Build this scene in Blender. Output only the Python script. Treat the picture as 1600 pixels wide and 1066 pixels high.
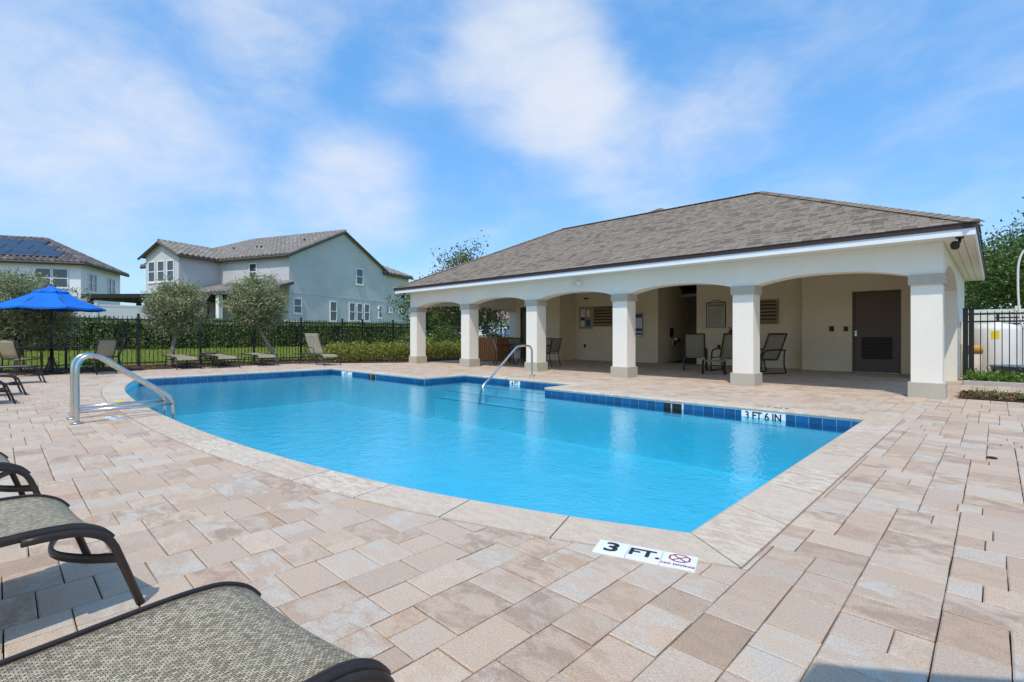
import bpy, math, random
import numpy as np
from mathutils import Vector, Matrix
R = math.radians
rng = random.Random(7)
nr = np.random.RandomState(11)
scene = bpy.context.scene
for o in list(bpy.data.objects): bpy.data.objects.remove(o)
COL = scene.collection

# ------------------------------------------------------------------ camera
F_PX, HZ, W_PX = 780.0, 523.0, 1600.0
TH = math.atan(755.0 / 780.0)
CT, ST = math.cos(TH), math.sin(TH)
cam_d = bpy.data.cameras.new('camera'); cam = bpy.data.objects.new('camera', cam_d); COL.objects.link(cam)
cam.location = (0, 0, 1.0); cam.rotation_euler = (R(90), 0, TH)
cam_d.sensor_width = 36; cam_d.lens = 36 * F_PX / W_PX; cam_d.shift_y = -10.0 / 1600
cam_d.clip_start = 0.05; cam_d.clip_end = 3000
scene.camera = cam

# ------------------------------------------------------------------ sky
SUN_EL, SUN_H = R(58), Vector((0.48, -0.877, 0))
SUN = (SUN_H.normalized() * math.cos(SUN_EL) + Vector((0, 0, math.sin(SUN_EL)))).normalized()
world = bpy.data.worlds.new('World'); scene.world = world; world.use_nodes = True
def build_world():
    nt = world.node_tree; nt.nodes.clear(); N = nt.nodes.new; L = nt.links.new
    out = N('ShaderNodeOutputWorld'); bg = N('ShaderNodeBackground'); bg.inputs[1].default_value = 0.15
    sky = N('ShaderNodeTexSky'); sky.sky_type = 'NISHITA'; sky.sun_disc = False
    sky.sun_elevation = SUN_EL; sky.sun_rotation = math.atan2(SUN.x, SUN.y)
    sky.air_density = 1.0; sky.dust_density = 0.8; sky.ozone_density = 1.6; sky.altitude = 20
    hs = N('ShaderNodeHueSaturation'); hs.inputs['Saturation'].default_value = 1.06; hs.inputs['Value'].default_value = 1.12
    az = N('ShaderNodeMix'); az.data_type = 'RGBA'; az.inputs[0].default_value = .5; L(sky.outputs[0], az.inputs[6]); az.inputs[7].default_value = (.66, 2.3, 5.0, 1)
    L(az.outputs[2], hs.inputs['Color'])
    tc = N('ShaderNodeTexCoord')
    sep = N('ShaderNodeSeparateXYZ'); L(tc.outputs['Generated'], sep.inputs[0])
    def math_(op, a, b=None):
        m = N('ShaderNodeMath'); m.operation = op
        for i, v in enumerate((a, b)):
            if v is None: continue
            if isinstance(v, (int, float)): m.inputs[i].default_value = v
            else: L(v, m.inputs[i])
        return m.outputs[0]
    zz = math_('ADD', math_('MAXIMUM', sep.outputs[2], 0.0), 0.22)
    cmb = N('ShaderNodeCombineXYZ')
    L(math_('DIVIDE', sep.outputs[0], zz), cmb.inputs[0]); L(math_('DIVIDE', sep.outputs[1], zz), cmb.inputs[1])
    def noise(scale, det, rough, dist, off):
        mp = N('ShaderNodeMapping'); mp.inputs['Location'].default_value = off
        mp.inputs['Scale'].default_value = (1, 1, 1.9); L(tc.outputs['Generated'], mp.inputs[0])
        n = N('ShaderNodeTexNoise'); n.inputs['Scale'].default_value = scale; n.inputs['Detail'].default_value = det
        n.inputs['Roughness'].default_value = rough; n.inputs['Distortion'].default_value = dist
        L(mp.outputs[0], n.inputs['Vector']); return n.outputs[0]
    n1 = noise(2.3, 10, 0.58, 0.3, (3.1, 1.7, 0)); n2 = noise(7.5, 10, 0.6, 0.4, (0, 5.2, 1))
    dens = math_('ADD', math_('MULTIPLY', n1, 0.75), math_('MULTIPLY', n2, 0.45))
    # a few larger cloud banks, in the direction where the place shows them
    def bank(px, py, rad, w):
        a, b = (px - 800) / F_PX, (HZ - py) / F_PX
        d = Vector((a * CT - ST, a * ST + CT, b)).normalized()
        v = N('ShaderNodeVectorMath'); v.operation = 'DOT_PRODUCT'; v.inputs[1].default_value = d
        L(tc.outputs['Generated'], v.inputs[0])
        mr = N('ShaderNodeMapRange'); mr.interpolation_type = 'SMOOTHSTEP'
        mr.inputs['From Min'].default_value = math.cos(R(rad)); mr.inputs['From Max'].default_value = 1.0
        mr.inputs['To Max'].default_value = w
        L(v.outputs['Value'], mr.inputs['Value']); return mr.outputs[0]
    for args in ((830, 110, 11, .36), (910, 200, 9, .16), (420, 50, 9, .2), (40, 170, 15, .17), (560, 300, 9, .24), (300, 320, 12, .1),
                 (1000, 250, 10, .2), (1130, 190, 7, .12), (640, 120, 6, .08)):
        dens = math_('ADD', dens, bank(*args))
    mr = N('ShaderNodeMapRange'); mr.interpolation_type = 'SMOOTHSTEP'
    mr.inputs['From Min'].default_value = 0.46; mr.inputs['From Max'].default_value = 1.12; mr.inputs['To Max'].default_value = 0.82
    L(dens, mr.inputs['Value'])
    mix = N('ShaderNodeMix'); mix.data_type = 'RGBA'
    L(mr.outputs[0], mix.inputs[0]); L(hs.outputs[0], mix.inputs[6]); mix.inputs[7].default_value = (4.6, 4.7, 4.95, 1)
    L(mix.outputs[2], bg.inputs[0]); L(bg.outputs[0], out.inputs[0])
build_world()
sun_d = bpy.data.lights.new('sun', 'SUN'); sun_d.energy = 2.35; sun_d.angle = R(0.6); sun_d.color = (1.0, 0.93, 0.82)
sun = bpy.data.objects.new('sun', sun_d); COL.objects.link(sun); sun.location = (10, -20, 30)
sun.rotation_euler = SUN.to_track_quat('Z', 'Y').to_euler()
scene.view_settings.view_transform = 'Standard'; scene.view_settings.look = 'None'
scene.view_settings.exposure = 0.36; scene.view_settings.gamma = 1.0; scene.view_settings.use_curve_mapping = False
scene.render.engine = 'CYCLES'
scene.cycles.max_bounces = 8; scene.cycles.transparent_max_bounces = 12

# ------------------------------------------------------------------ materials
MATS = {}
def new_mat(name):
    m = bpy.data.materials.new(name); m.use_nodes = True; MATS[name] = m
    nt = m.node_tree; nt.nodes.clear()
    return m, nt, nt.nodes.new, nt.links.new
def M(name, col, rough=0.6, metal=0.0, var=None, bump=None, spec=0.4, stretch=None, var2=None):
    """plain procedural surface: base colour, broken up by noise (scale, amount) and relief (scale, distance)"""
    m, nt, N, L = new_mat(name)
    out = N('ShaderNodeOutputMaterial'); p = N('ShaderNodeBsdfPrincipled'); L(p.outputs[0], out.inputs[0])
    p.inputs['Base Color'].default_value = (*col, 1); p.inputs['Roughness'].default_value = rough
    p.inputs['Metallic'].default_value = metal; p.inputs['Specular IOR Level'].default_value = spec
    g = N('ShaderNodeNewGeometry'); vec = g.outputs['Position']
    if stretch:
        mp = N('ShaderNodeMapping'); mp.inputs['Scale'].default_value = stretch; L(vec, mp.inputs[0]); vec = mp.outputs[0]
    if var:
        n = N('ShaderNodeTexNoise'); n.inputs['Scale'].default_value = var[0]; n.inputs['Detail'].default_value = 6; n.inputs['Roughness'].default_value = .65
        L(vec, n.inputs['Vector'])
        mx = N('ShaderNodeMix'); mx.data_type = 'RGBA'; a = var[1]
        mx.inputs[6].default_value = (*[c * (1 - a) for c in col], 1); mx.inputs[7].default_value = (*[min(1, c * (1 + a)) for c in col], 1)
        rp = N('ShaderNodeMapRange'); rp.inputs['From Min'].default_value = .3; rp.inputs['From Max'].default_value = .7
        L(n.outputs[0], rp.inputs['Value']); L(rp.outputs[0], mx.inputs[0])
        L(mx.outputs[2], p.inputs['Base Color'])
    if bump:
        n = N('ShaderNodeTexNoise'); n.inputs['Scale'].default_value = bump[0]; n.inputs['Detail'].default_value = 5
        L(vec, n.inputs['Vector'])
        b = N('ShaderNodeBump'); b.inputs['Distance'].default_value = bump[1]; b.inputs['Strength'].default_value = 1.0
        L(n.outputs[0], b.inputs['Height']); L(b.outputs[0], p.inputs['Normal'])
    return m
def attr_mat(name, rough=.8, streak=None, speck=None, bump=None, two=False, spec=.3):
    """colour from the 'col' attribute of each piece; streaks blend towards 'col2'"""
    m, nt, N, L = new_mat(name)
    out = N('ShaderNodeOutputMaterial'); p = N('ShaderNodeBsdfPrincipled'); L(p.outputs[0], out.inputs[0])
    p.inputs['Roughness'].default_value = rough; p.inputs['Specular IOR Level'].default_value = spec
    a = N('ShaderNodeAttribute'); a.attribute_name = 'col'; c = a.outputs['Color']
    g = N('ShaderNodeNewGeometry')
    if two:
        a2 = N('ShaderNodeAttribute'); a2.attribute_name = 'col2'
        mp = N('ShaderNodeMapping'); mp.inputs['Scale'].default_value = streak; L(g.outputs['Position'], mp.inputs[0])
        n = N('ShaderNodeTexNoise'); n.inputs['Scale'].default_value = 1; n.inputs['Detail'].default_value = 7; n.inputs['Roughness'].default_value = .68
        n.inputs['Distortion'].default_value = .6
        L(mp.outputs[0], n.inputs['Vector'])
        rp = N('ShaderNodeMapRange'); rp.inputs['From Min'].default_value = .43; rp.inputs['From Max'].default_value = .58
        L(n.outputs[0], rp.inputs['Value'])
        mx = N('ShaderNodeMix'); mx.data_type = 'RGBA'; L(rp.outputs[0], mx.inputs[0]); L(c, mx.inputs[6]); L(a2.outputs['Color'], mx.inputs[7]); c = mx.outputs[2]
    if speck:
        n = N('ShaderNodeTexNoise'); n.inputs['Scale'].default_value = speck[0]; n.inputs['Detail'].default_value = 4; n.inputs['Roughness'].default_value = .7
        L(g.outputs['Position'], n.inputs['Vector'])
        rp = N('ShaderNodeMapRange'); rp.inputs['From Min'].default_value = .25; rp.inputs['From Max'].default_value = .75
        rp.inputs['To Min'].default_value = 1 - speck[1]; rp.inputs['To Max'].default_value = 1 + speck[1]
        L(n.outputs[0], rp.inputs['Value'])
        vm = N('ShaderNodeVectorMath'); vm.operation = 'SCALE'; L(c, vm.inputs[0]); L(rp.outputs[0], vm.inputs['Scale']); c = vm.outputs[0]
    L(c, p.inputs['Base Color'])
    if bump:
        n = N('ShaderNodeTexNoise'); n.inputs['Scale'].default_value = bump[0]; n.inputs['Detail'].default_value = 4
        L(g.outputs['Position'], n.inputs['Vector'])
        b = N('ShaderNodeBump'); b.inputs['Distance'].default_value = bump[1]; L(n.outputs[0], b.inputs['Height']); L(b.outputs[0], p.inputs['Normal'])
    return m
def leaf_mat(name, gloss=.35):
    m, nt, N, L = new_mat(name)
    out = N('ShaderNodeOutputMaterial'); a = N('ShaderNodeAttribute'); a.attribute_name = 'col'
    p = N('ShaderNodeBsdfPrincipled'); p.inputs['Roughness'].default_value = .5; p.inputs['Specular IOR Level'].default_value = gloss
    t = N('ShaderNodeBsdfTranslucent'); mx = N('ShaderNodeMixShader'); mx.inputs[0].default_value = .3
    L(a.outputs['Color'], p.inputs['Base Color']); L(a.outputs['Color'], t.inputs['Color'])
    L(p.outputs[0], mx.inputs[1]); L(t.outputs[0], mx.inputs[2]); L(mx.outputs[0], out.inputs[0])
    return m

attr_mat('paver', .85, streak=(7, 12, 9), speck=(150, .26), bump=(140, .004), two=True)
attr_mat('coping', .7, streak=(9, 24, 20), speck=(75, .16), bump=(70, .002), two=True)
attr_mat('shingle', .95, speck=(120, .3), bump=(150, .004))
attr_mat('rooftile', .8, speck=(9, .2))
attr_mat('bark_chip', .95, speck=(60, .3))
attr_mat('pool_tile', .15, speck=(14, .12), spec=.6)
leaf_mat('leaf')
leaf_mat('grass_blade', .2)
M('joint_sand', (.17, .14, .11), .95, var=(30, .3))
M('lawn', (.21, .26, .04), .9, var=(2.2, .35), bump=(60, .03))
M('mulch', (.10, .052, .03), .95, var=(18, .5), bump=(40, .03))
M('plaster_pool', (.34, .73, .82), .6, var=(3, .05))
M('stucco_white', (.84, .79, .68), .85, var=(.9, .05), bump=(90, .006))
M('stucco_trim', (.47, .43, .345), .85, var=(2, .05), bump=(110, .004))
M('stucco_wall', (.84, .70, .48), .88, var=(1.1, .05), bump=(70, .009))
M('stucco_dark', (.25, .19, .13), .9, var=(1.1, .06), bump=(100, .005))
M('soffit', (.80, .77, .68), .7, var=(3, .03))
M('fascia_white', (.82, .83, .83), .45, var=(4, .02))
M('drip_brown', (.055, .028, .024), .45)
M('door_brown', (.135, .088, .065), .45, var=(90, .15), bump=(200, .001))
M('door_louver', (.025, .018, .015), .6)
M('louver_tan', (.33, .24, .15), .6, var=(12, .12))
M('louver_gap', (.03, .02, .014), .9)
M('steel', (.62, .62, .60), .22, metal=1.0, var=(8, .1))
M('bronze', (.05, .038, .032), .38, metal=.35, var=(20, .2))
M('black_metal', (.012, .012, .013), .4, spec=.5)
M('black_plastic', (.015, .015, .016), .5)
M('vinyl', (.74, .72, .66), .5, var=(1.5, .04))
M('house_grey', (.56, .555, .545), .9, var=(.5, .1), bump=(14, .03))
M('house_white', (.90, .885, .86), .9, var=(.6, .04), bump=(26, .01))
M('house_trim', (.10, .085, .075), .7)
M('window_white', (.8, .8, .8), .5)
M('canvas_blue', (.002, .155, .60), .75, var=(5, .12), bump=(300, .001))
M('marker_white', (.80, .82, .82), .3, var=(10, .04))
M('print_black', (.015, .015, .02), .5)
M('print_red', (.35, .01, .03), .5)
M('print_blue', (.05, .10, .22), .5)
M('wood_slat', (.45, .18, .06), .55, var=(9, .35), stretch=(6, 6, .6))
M('bark_olive', (.30, .26, .21), .95, var=(25, .35), bump=(40, .02), stretch=(1, 1, .4))
M('bark_dark', (.10, .075, .055), .95, var=(20, .3), bump=(30, .02))
M('tank_white', (.76, .75, .70), .45, var=(3, .06))
M('label_yellow', (.80, .66, .02), .5)
M('bin_beige', (.55, .47, .36), .6, var=(8, .15))
M('bin_orange', (.70, .36, .06), .55, var=(8, .1))
M('tub_blue', (.13, .17, .21), .5, var=(6, .15))
M('hose_white', (.75, .73, .66), .5)
M('red_paint', (.42, .02, .012), .35)
M('concrete', (.42, .40, .36), .9, var=(5, .15), bump=(60, .004))
M('lamp_glass', (.75, .76, .72), .2)
M('car_paint', (.12, .17, .26), .25, metal=.3)
M('car_glass', (.35, .45, .55), .08, spec=.8)
M('rubber', (.02, .02, .02), .8)
M('yellow_plastic', (.75, .58, .05), .5)
M('sign_face', (.50, .47, .38), .6, var=(14, .06))
M('paper', (.72, .72, .69), .7, var=(22, .12))
M('board_face', (.36, .30, .20), .7, var=(40, .15))
M('solar', (.02, .03, .055), .12, spec=.8)
M('tan_roof_under', (.42, .30, .20), .8)
def glass_mat():
    m, nt, N, L = new_mat('window_glass')
    out = N('ShaderNodeOutputMaterial'); p = N('ShaderNodeBsdfPrincipled'); L(p.outputs[0], out.inputs[0])
    p.inputs['Base Color'].default_value = (.03, .045, .05, 1); p.inputs['Roughness'].default_value = .06; p.inputs['Specular IOR Level'].default_value = .9
glass_mat()
def sling_mat():
    m, nt, N, L = new_mat('sling')
    out = N('ShaderNodeOutputMaterial'); p = N('ShaderNodeBsdfPrincipled'); L(p.outputs[0], out.inputs[0]); p.inputs['Roughness'].default_value = .65
    uv = N('ShaderNodeUVMap'); uv.uv_map = 'UVMap'
    b = N('ShaderNodeTexBrick'); b.offset = .5
    b.inputs['Scale'].default_value = 1; b.inputs['Brick Width'].default_value = .011; b.inputs['Row Height'].default_value = .0062
    b.inputs['Mortar Size'].default_value = .0009; b.inputs['Mortar Smooth'].default_value = .6; b.inputs['Bias'].default_value = -.1
    b.inputs['Color1'].default_value = (.60, .51, .34, 1); b.inputs['Color2'].default_value = (.22, .17, .095, 1); b.inputs['Mortar'].default_value = (.05, .047, .036, 1)
    L(uv.outputs[0], b.inputs['Vector'])
    n = N('ShaderNodeTexNoise'); n.inputs['Scale'].default_value = 1; n.inputs['Detail'].default_value = 3
    mp = N('ShaderNodeMapping'); mp.inputs['Scale'].default_value = (90, 160, 1); L(uv.outputs[0], mp.inputs[0]); L(mp.outputs[0], n.inputs['Vector'])
    rp = N('ShaderNodeMapRange'); rp.inputs['From Min'].default_value = .3; rp.inputs['From Max'].default_value = .7; rp.inputs['To Min'].default_value = .86; rp.inputs['To Max'].default_value = 1.12
    L(n.outputs[0], rp.inputs['Value'])
    vm = N('ShaderNodeVectorMath'); vm.operation = 'SCALE'; L(b.outputs['Color'], vm.inputs[0]); L(rp.outputs[0], vm.inputs['Scale']); L(vm.outputs[0], p.inputs['Base Color'])
    bp = N('ShaderNodeBump'); bp.invert = True; bp.inputs['Distance'].default_value = .002; bp.inputs['Strength'].default_value = .8
    L(b.outputs['Fac'], bp.inputs['Height']); L(bp.outputs[0], p.inputs['Normal'])
sling_mat()
def water_mat():
    m, nt, N, L = new_mat('water')
    out = N('ShaderNodeOutputMaterial'); g = N('ShaderNodeNewGeometry')
    mp = N('ShaderNodeMapping'); mp.inputs['Scale'].default_value = (1, 1.0, 1); L(g.outputs['Position'], mp.inputs[0])
    n1 = N('ShaderNodeTexNoise'); n1.inputs['Scale'].default_value = 5.5; n1.inputs['Detail'].default_value = 3; n1.inputs['Roughness'].default_value = .55; n1.inputs['Distortion'].default_value = .4
    n2 = N('ShaderNodeTexNoise'); n2.inputs['Scale'].default_value = 24; n2.inputs['Detail'].default_value = 2
    L(mp.outputs[0], n1.inputs['Vector']); L(mp.outputs[0], n2.inputs['Vector'])
    ad = N('ShaderNodeMath'); ad.operation = 'MULTIPLY_ADD'; L(n2.outputs[0], ad.inputs[0]); ad.inputs[1].default_value = .5; L(n1.outputs[0], ad.inputs[2])
    b = N('ShaderNodeBump'); b.inputs['Distance'].default_value = .0065; b.inputs['Strength'].default_value = 1; L(ad.outputs[0], b.inputs['Height'])
    fr = N('ShaderNodeFresnel'); fr.inputs['IOR'].default_value = 1.33; L(b.outputs[0], fr.inputs['Normal'])
    tr = N('ShaderNodeBsdfTransparent'); tr.inputs[0].default_value = (.29, .805, .945, 1)
    gl = N('ShaderNodeBsdfGlossy'); gl.inputs['Roughness'].default_value = .015; L(b.outputs[0], gl.inputs['Normal'])
    mx = N('ShaderNodeMixShader'); L(fr.outputs[0], mx.inputs[0]); L(tr.outputs[0], mx.inputs[1]); L(gl.outputs[0], mx.inputs[2]); L(mx.outputs[0], out.inputs[0])
water_mat()

# ------------------------------------------------------------------ mesh helpers
class MB:
    def __init__(s): s.v = []; s.f = []; s.c = []; s.c2 = []; s.uv = None
    def add(s, verts, faces, col=None, col2=None):
        b = len(s.v); s.v += [tuple(p) for p in verts]; s.f += [tuple(b + i for i in f) for f in faces]
        if col is not None: s.c += [col] * len(verts); s.c2 += [col2 if col2 is not None else col] * len(verts)
        return s
    def box(s, x0, x1, y0, y1, z0, z1, col=None):
        return s.add([(x0,y0,z0),(x1,y0,z0),(x1,y1,z0),(x0,y1,z0),(x0,y0,z1),(x1,y0,z1),(x1,y1,z1),(x0,y1,z1)],
                     [(0,3,2,1),(4,5,6,7),(0,1,5,4),(1,2,6,5),(2,3,7,6),(3,0,4,7)], col)
    def bbox(s, x0, x1, y0, y1, z0, z1, b=.01):
        """box with chamfered upright and top edges"""
        def ring(i, z): return [(x0+i,y0+b,z),(x0+b,y0+i,z),(x1-b,y0+i,z),(x1-i,y0+b,z),(x1-i,y1-b,z),(x1-b,y1-i,z),(x0+b,y1-i,z),(x0+i,y1-b,z)]
        v = ring(0, z0) + ring(0, z1 - b) + ring(b * .7, z1)
        f = [tuple(range(7, -1, -1)), tuple(range(16, 24))]
        for k in (0, 8):
            for i in range(8): f.append((k+i, k+(i+1) % 8, k+8+(i+1) % 8, k+8+i))
        return s.add(v, f)
    def tube(s, pts, r, n=8, sq=None, cap=True):
        pts = [Vector(p) for p in pts]; m = len(pts); rr = r if isinstance(r, (list, tuple)) else [r] * m
        rings = []; up = None
        for i, p in enumerate(pts):
            t = (pts[min(i+1, m-1)] - pts[max(i-1, 0)]).normalized()
            if up is None:
                up = Vector((0, 0, 1)) if abs(t.z) < .95 else Vector((1, 0, 0))
            a = t.cross(up).normalized(); bb = a.cross(t).normalized(); up = bb
            sa, sb = (1, 1) if sq is None else sq
            rings.append([p + a * math.cos(2*math.pi*k/n) * rr[i] * sa + bb * math.sin(2*math.pi*k/n) * rr[i] * sb for k in range(n)])
        v = [q for rg in rings for q in rg]; f = []
        for i in range(m - 1):
            for k in range(n): f.append((i*n+k, i*n+(k+1) % n, (i+1)*n+(k+1) % n, (i+1)*n+k))
        if cap: f.append(tuple(range(n-1, -1, -1))); f.append(tuple((m-1)*n+k for k in range(n)))
        return s.add(v, f)
    def lathe(s, prof, cx=0, cy=0, n=24, capb=True, capt=True):
        v = [(cx + r * math.cos(2*math.pi*k/n), cy + r * math.sin(2*math.pi*k/n), z) for r, z in prof for k in range(n)]; f = []
        for i in range(len(prof) - 1):
            for k in range(n): f.append((i*n+k, i*n+(k+1) % n, (i+1)*n+(k+1) % n, (i+1)*n+k))
        if capb: f.append(tuple(range(n-1, -1, -1)))
        if capt: f.append(tuple((len(prof)-1)*n+k for k in range(n)))
        return s.add(v, f)
    def prism(s, poly, z0, z1):
        n = len(poly)
        return s.add([(x, y, z0) for x, y in poly] + [(x, y, z1) for x, y in poly],
                     [tuple(range(n-1, -1, -1)), tuple(range(n, 2*n))] + [(i, (i+1) % n, n+(i+1) % n, n+i) for i in range(n)])
    def quad(s, a, b, c, d, col=None): return s.add([a, b, c, d], [(0, 1, 2, 3)], col)
    def xf(s, mat):
        s.v = [tuple(mat @ Vector(p)) for p in s.v]; return s
def link(name, data, parent=None, loc=None, rz=None):
    o = bpy.data.objects.new(name, data); COL.objects.link(o)
    if parent is not None: o.parent = parent
    if loc is not None: o.location = loc
    if rz is not None: o.rotation_euler = (0, 0, rz)
    return o
def mesh_of(name, mb, mat, smooth=False):
    me = bpy.data.meshes.new(name); me.from_pydata(mb.v, [], mb.f); me.materials.append(MATS[mat])
    if mb.c:
        for nm, cc in (('col', mb.c), ('col2', mb.c2)):
            a = me.color_attributes.new(nm, 'FLOAT_COLOR', 'POINT')
            a.data.foreach_set('color', np.array([(*c, 1) for c in cc], dtype=np.float32).ravel())
    if mb.uv is not None:
        ul = me.uv_layers.new(name='UVMap')
        li = np.zeros(len(me.loops), dtype=np.int32); me.loops.foreach_get('vertex_index', li)
        ul.data.foreach_set('uv', np.array(mb.uv, dtype=np.float32)[li].ravel())
    if smooth:
        me.polygons.foreach_set('use_smooth', [True] * len(me.polygons))
    me.update(); return me
def obj(name, mb, mat, parent=None, smooth=False, loc=None, rz=None):
    return link(name, mesh_of(name, mb, mat, smooth), parent, loc, rz)
def tag(o, label=None, cat=None, group=None, kind=None):
    for k, v in (('label', label), ('category', cat), ('group', group), ('kind', kind)):
        if v: o[k] = v
    return o
def thing(name, label, cat, loc=(0, 0, 0), rz=0, group=None):
    return tag(link(name, None, None, loc, rz), label, cat, group)
def dup(o, loc=None, rz=None, label=None, parent=None, group=None):
    c = o.copy(); COL.objects.link(c); c.parent = parent
    if loc is not None: c.location = loc
    if rz is not None: c.rotation_euler = (0, 0, rz)
    if label: c['label'] = label
    if group: c['group'] = group
    for ch in [q for q in o.children]: dup(ch, parent=c)
    return c
def np_quads(name, V, mat, cols, parent=None):
    """V: (n,4,3) leaf faces, cols: (n,3)"""
    n = len(V); me = bpy.data.meshes.new(name)
    me.vertices.add(n*4); me.loops.add(n*4); me.polygons.add(n)
    me.vertices.foreach_set('co', V.reshape(-1).astype(np.float32))
    me.loops.foreach_set('vertex_index', np.arange(n*4, dtype=np.int32))
    me.polygons.foreach_set('loop_start', np.arange(0, n*4, 4, dtype=np.int32)); me.polygons.foreach_set('loop_total', np.full(n, 4, dtype=np.int32))
    a = me.color_attributes.new('col', 'FLOAT_COLOR', 'POINT')
    c4 = np.concatenate([np.repeat(cols, 4, axis=0), np.ones((n*4, 1))], axis=1); a.data.foreach_set('color', c4.astype(np.float32).ravel())
    me.materials.append(MATS[mat]); me.update(); me.validate()
    return link(name, me, parent)
def leaves(P, length, width, colors, up=.3, jitter=.35, outward=None):
    """leaf-shaped faces at points P with random directions"""
    n = len(P); d = nr.normal(size=(n, 3)); d[:, 2] += up
    if outward is not None: d += outward * 1.1
    d /= np.linalg.norm(d, axis=1, keepdims=True)
    w = np.cross(d, nr.normal(size=(n, 3))); w /= np.linalg.norm(w, axis=1, keepdims=True)
    Ln = (length * (1 + jitter * nr.uniform(-1, 1, n)))[:, None]; Wd = (width * (1 + jitter * nr.uniform(-1, 1, n)))[:, None]
    V = np.stack([P, P + d*Ln*.5 + w*Wd*.5, P + d*Ln, P + d*Ln*.5 - w*Wd*.5], axis=1)
    idx = nr.randint(0, len(colors), n); C = np.array(colors)[idx] * (1 + .22 * nr.uniform(-1, 1, (n, 1)))
    return V, C
TXT = {}
def text_mb(s, size, bold=.012, font_scale=(1, 1)):
    key = (s, size, bold)
    cu = bpy.data.curves.new('txt', 'FONT'); cu.body = s; cu.size = size; cu.offset = bold * size; cu.align_x = 'CENTER'; cu.align_y = 'CENTER'
    o = bpy.data.objects.new('txt', cu); COL.objects.link(o)
    dg = bpy.context.evaluated_depsgraph_get(); me = bpy.data.meshes.new_from_object(o.evaluated_get(dg))
    mb = MB(); mb.add([v.co.copy() for v in me.vertices], [tuple(p.vertices) for p in me.polygons])
    bpy.data.objects.remove(o); bpy.data.curves.remove(cu); bpy.data.meshes.remove(me)
    mb.v = [(x*font_scale[0], y*font_scale[1], z) for x, y, z in mb.v]
    return mb
def basis(o, u, v):
    u = Vector(u).normalized(); v = Vector(v).normalized(); w = u.cross(v)
    return Matrix(((u.x, v.x, w.x, o[0]), (u.y, v.y, w.y, o[1]), (u.z, v.z, w.z, o[2]), (0, 0, 0, 1)))
def bez(pts, k=6):
    """smooth path through points (Catmull-Rom)"""
    P = [Vector(p) for p in pts]; out = []
    for i in range(len(P) - 1):
        a, b, c, d = P[max(i-1, 0)], P[i], P[i+1], P[min(i+2, len(P)-1)]
        for j in range(k):
            t = j / k
            out.append(.5*((2*b) + (c-a)*t + (2*a-5*b+4*c-d)*t*t + (3*b-a-3*c+d)*t**3))
    out.append(P[-1]); return out

# ------------------------------------------------------------------ polygons: pool outline and convex subtraction
XR, XL, YF, YFL, YS, XS0, XS1 = -1.1, -14.1, 7.2, 6.9, 8.15, -9.5, -6.1
near = [(-14.1, 2.27), (-13.0, 1.93), (-11.5, 1.63), (-9.8, 1.48), (-8.2, 1.44), (-6.4, 1.46), (-4.6, 1.57), (-2.93, 1.82), (-1.83, 2.14), (-1.1, 2.43)]
nearS = [(p.x, p.y) for p in bez([(x, y, 0) for x, y in near], 3)]
pool = nearS + [(XR, YF), (XS1, YF), (XS1, YS), (XS0, YS), (XS0, YFL), (XL, YFL)]      # counter-clockwise
CW = 0.32
def offset_poly(poly, d):
    n = len(poly); out = []
    for i in range(n):
        p0, p1, p2 = Vector(poly[i-1]), Vector(poly[i]), Vector(poly[(i+1) % n])
        a = (p1-p0).normalized(); b = (p2-p1).normalized(); na = Vector((a.y, -a.x)); nb = Vector((b.y, -b.x))
        m = na + nb; m = m / max(.3, m.dot(na)); out.append((p1.x + m.x*d, p1.y + m.y*d))
    return out
def clip(poly, a, b, keep_left=True):
    """part of a convex polygon on one side of the line a-b"""
    out = []; n = len(poly); sg = 1 if keep_left else -1
    def side(p): return sg * ((b[0]-a[0])*(p[1]-a[1]) - (b[1]-a[1])*(p[0]-a[0]))
    for i in range(n):
        p, q = poly[i], poly[(i+1) % n]; sp, sq = side(p), side(q)
        if sp >= 0: out.append(p)
        if sp * sq < 0:
            t = sp / (sp - sq); out.append((p[0]+(q[0]-p[0])*t, p[1]+(q[1]-p[1])*t))
    return out
def area(p): return abs(sum(p[i-1][0]*p[i][1]-p[i][0]*p[i-1][1] for i in range(len(p)))) / 2 if len(p) > 2 else 0
def on_in(q, P):
    return all((P[(i+1) % len(P)][0]-P[i][0])*(q[1]-P[i][1])-(P[(i+1) % len(P)][1]-P[i][1])*(q[0]-P[i][0]) > 0 for i in range(len(P)))
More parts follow.
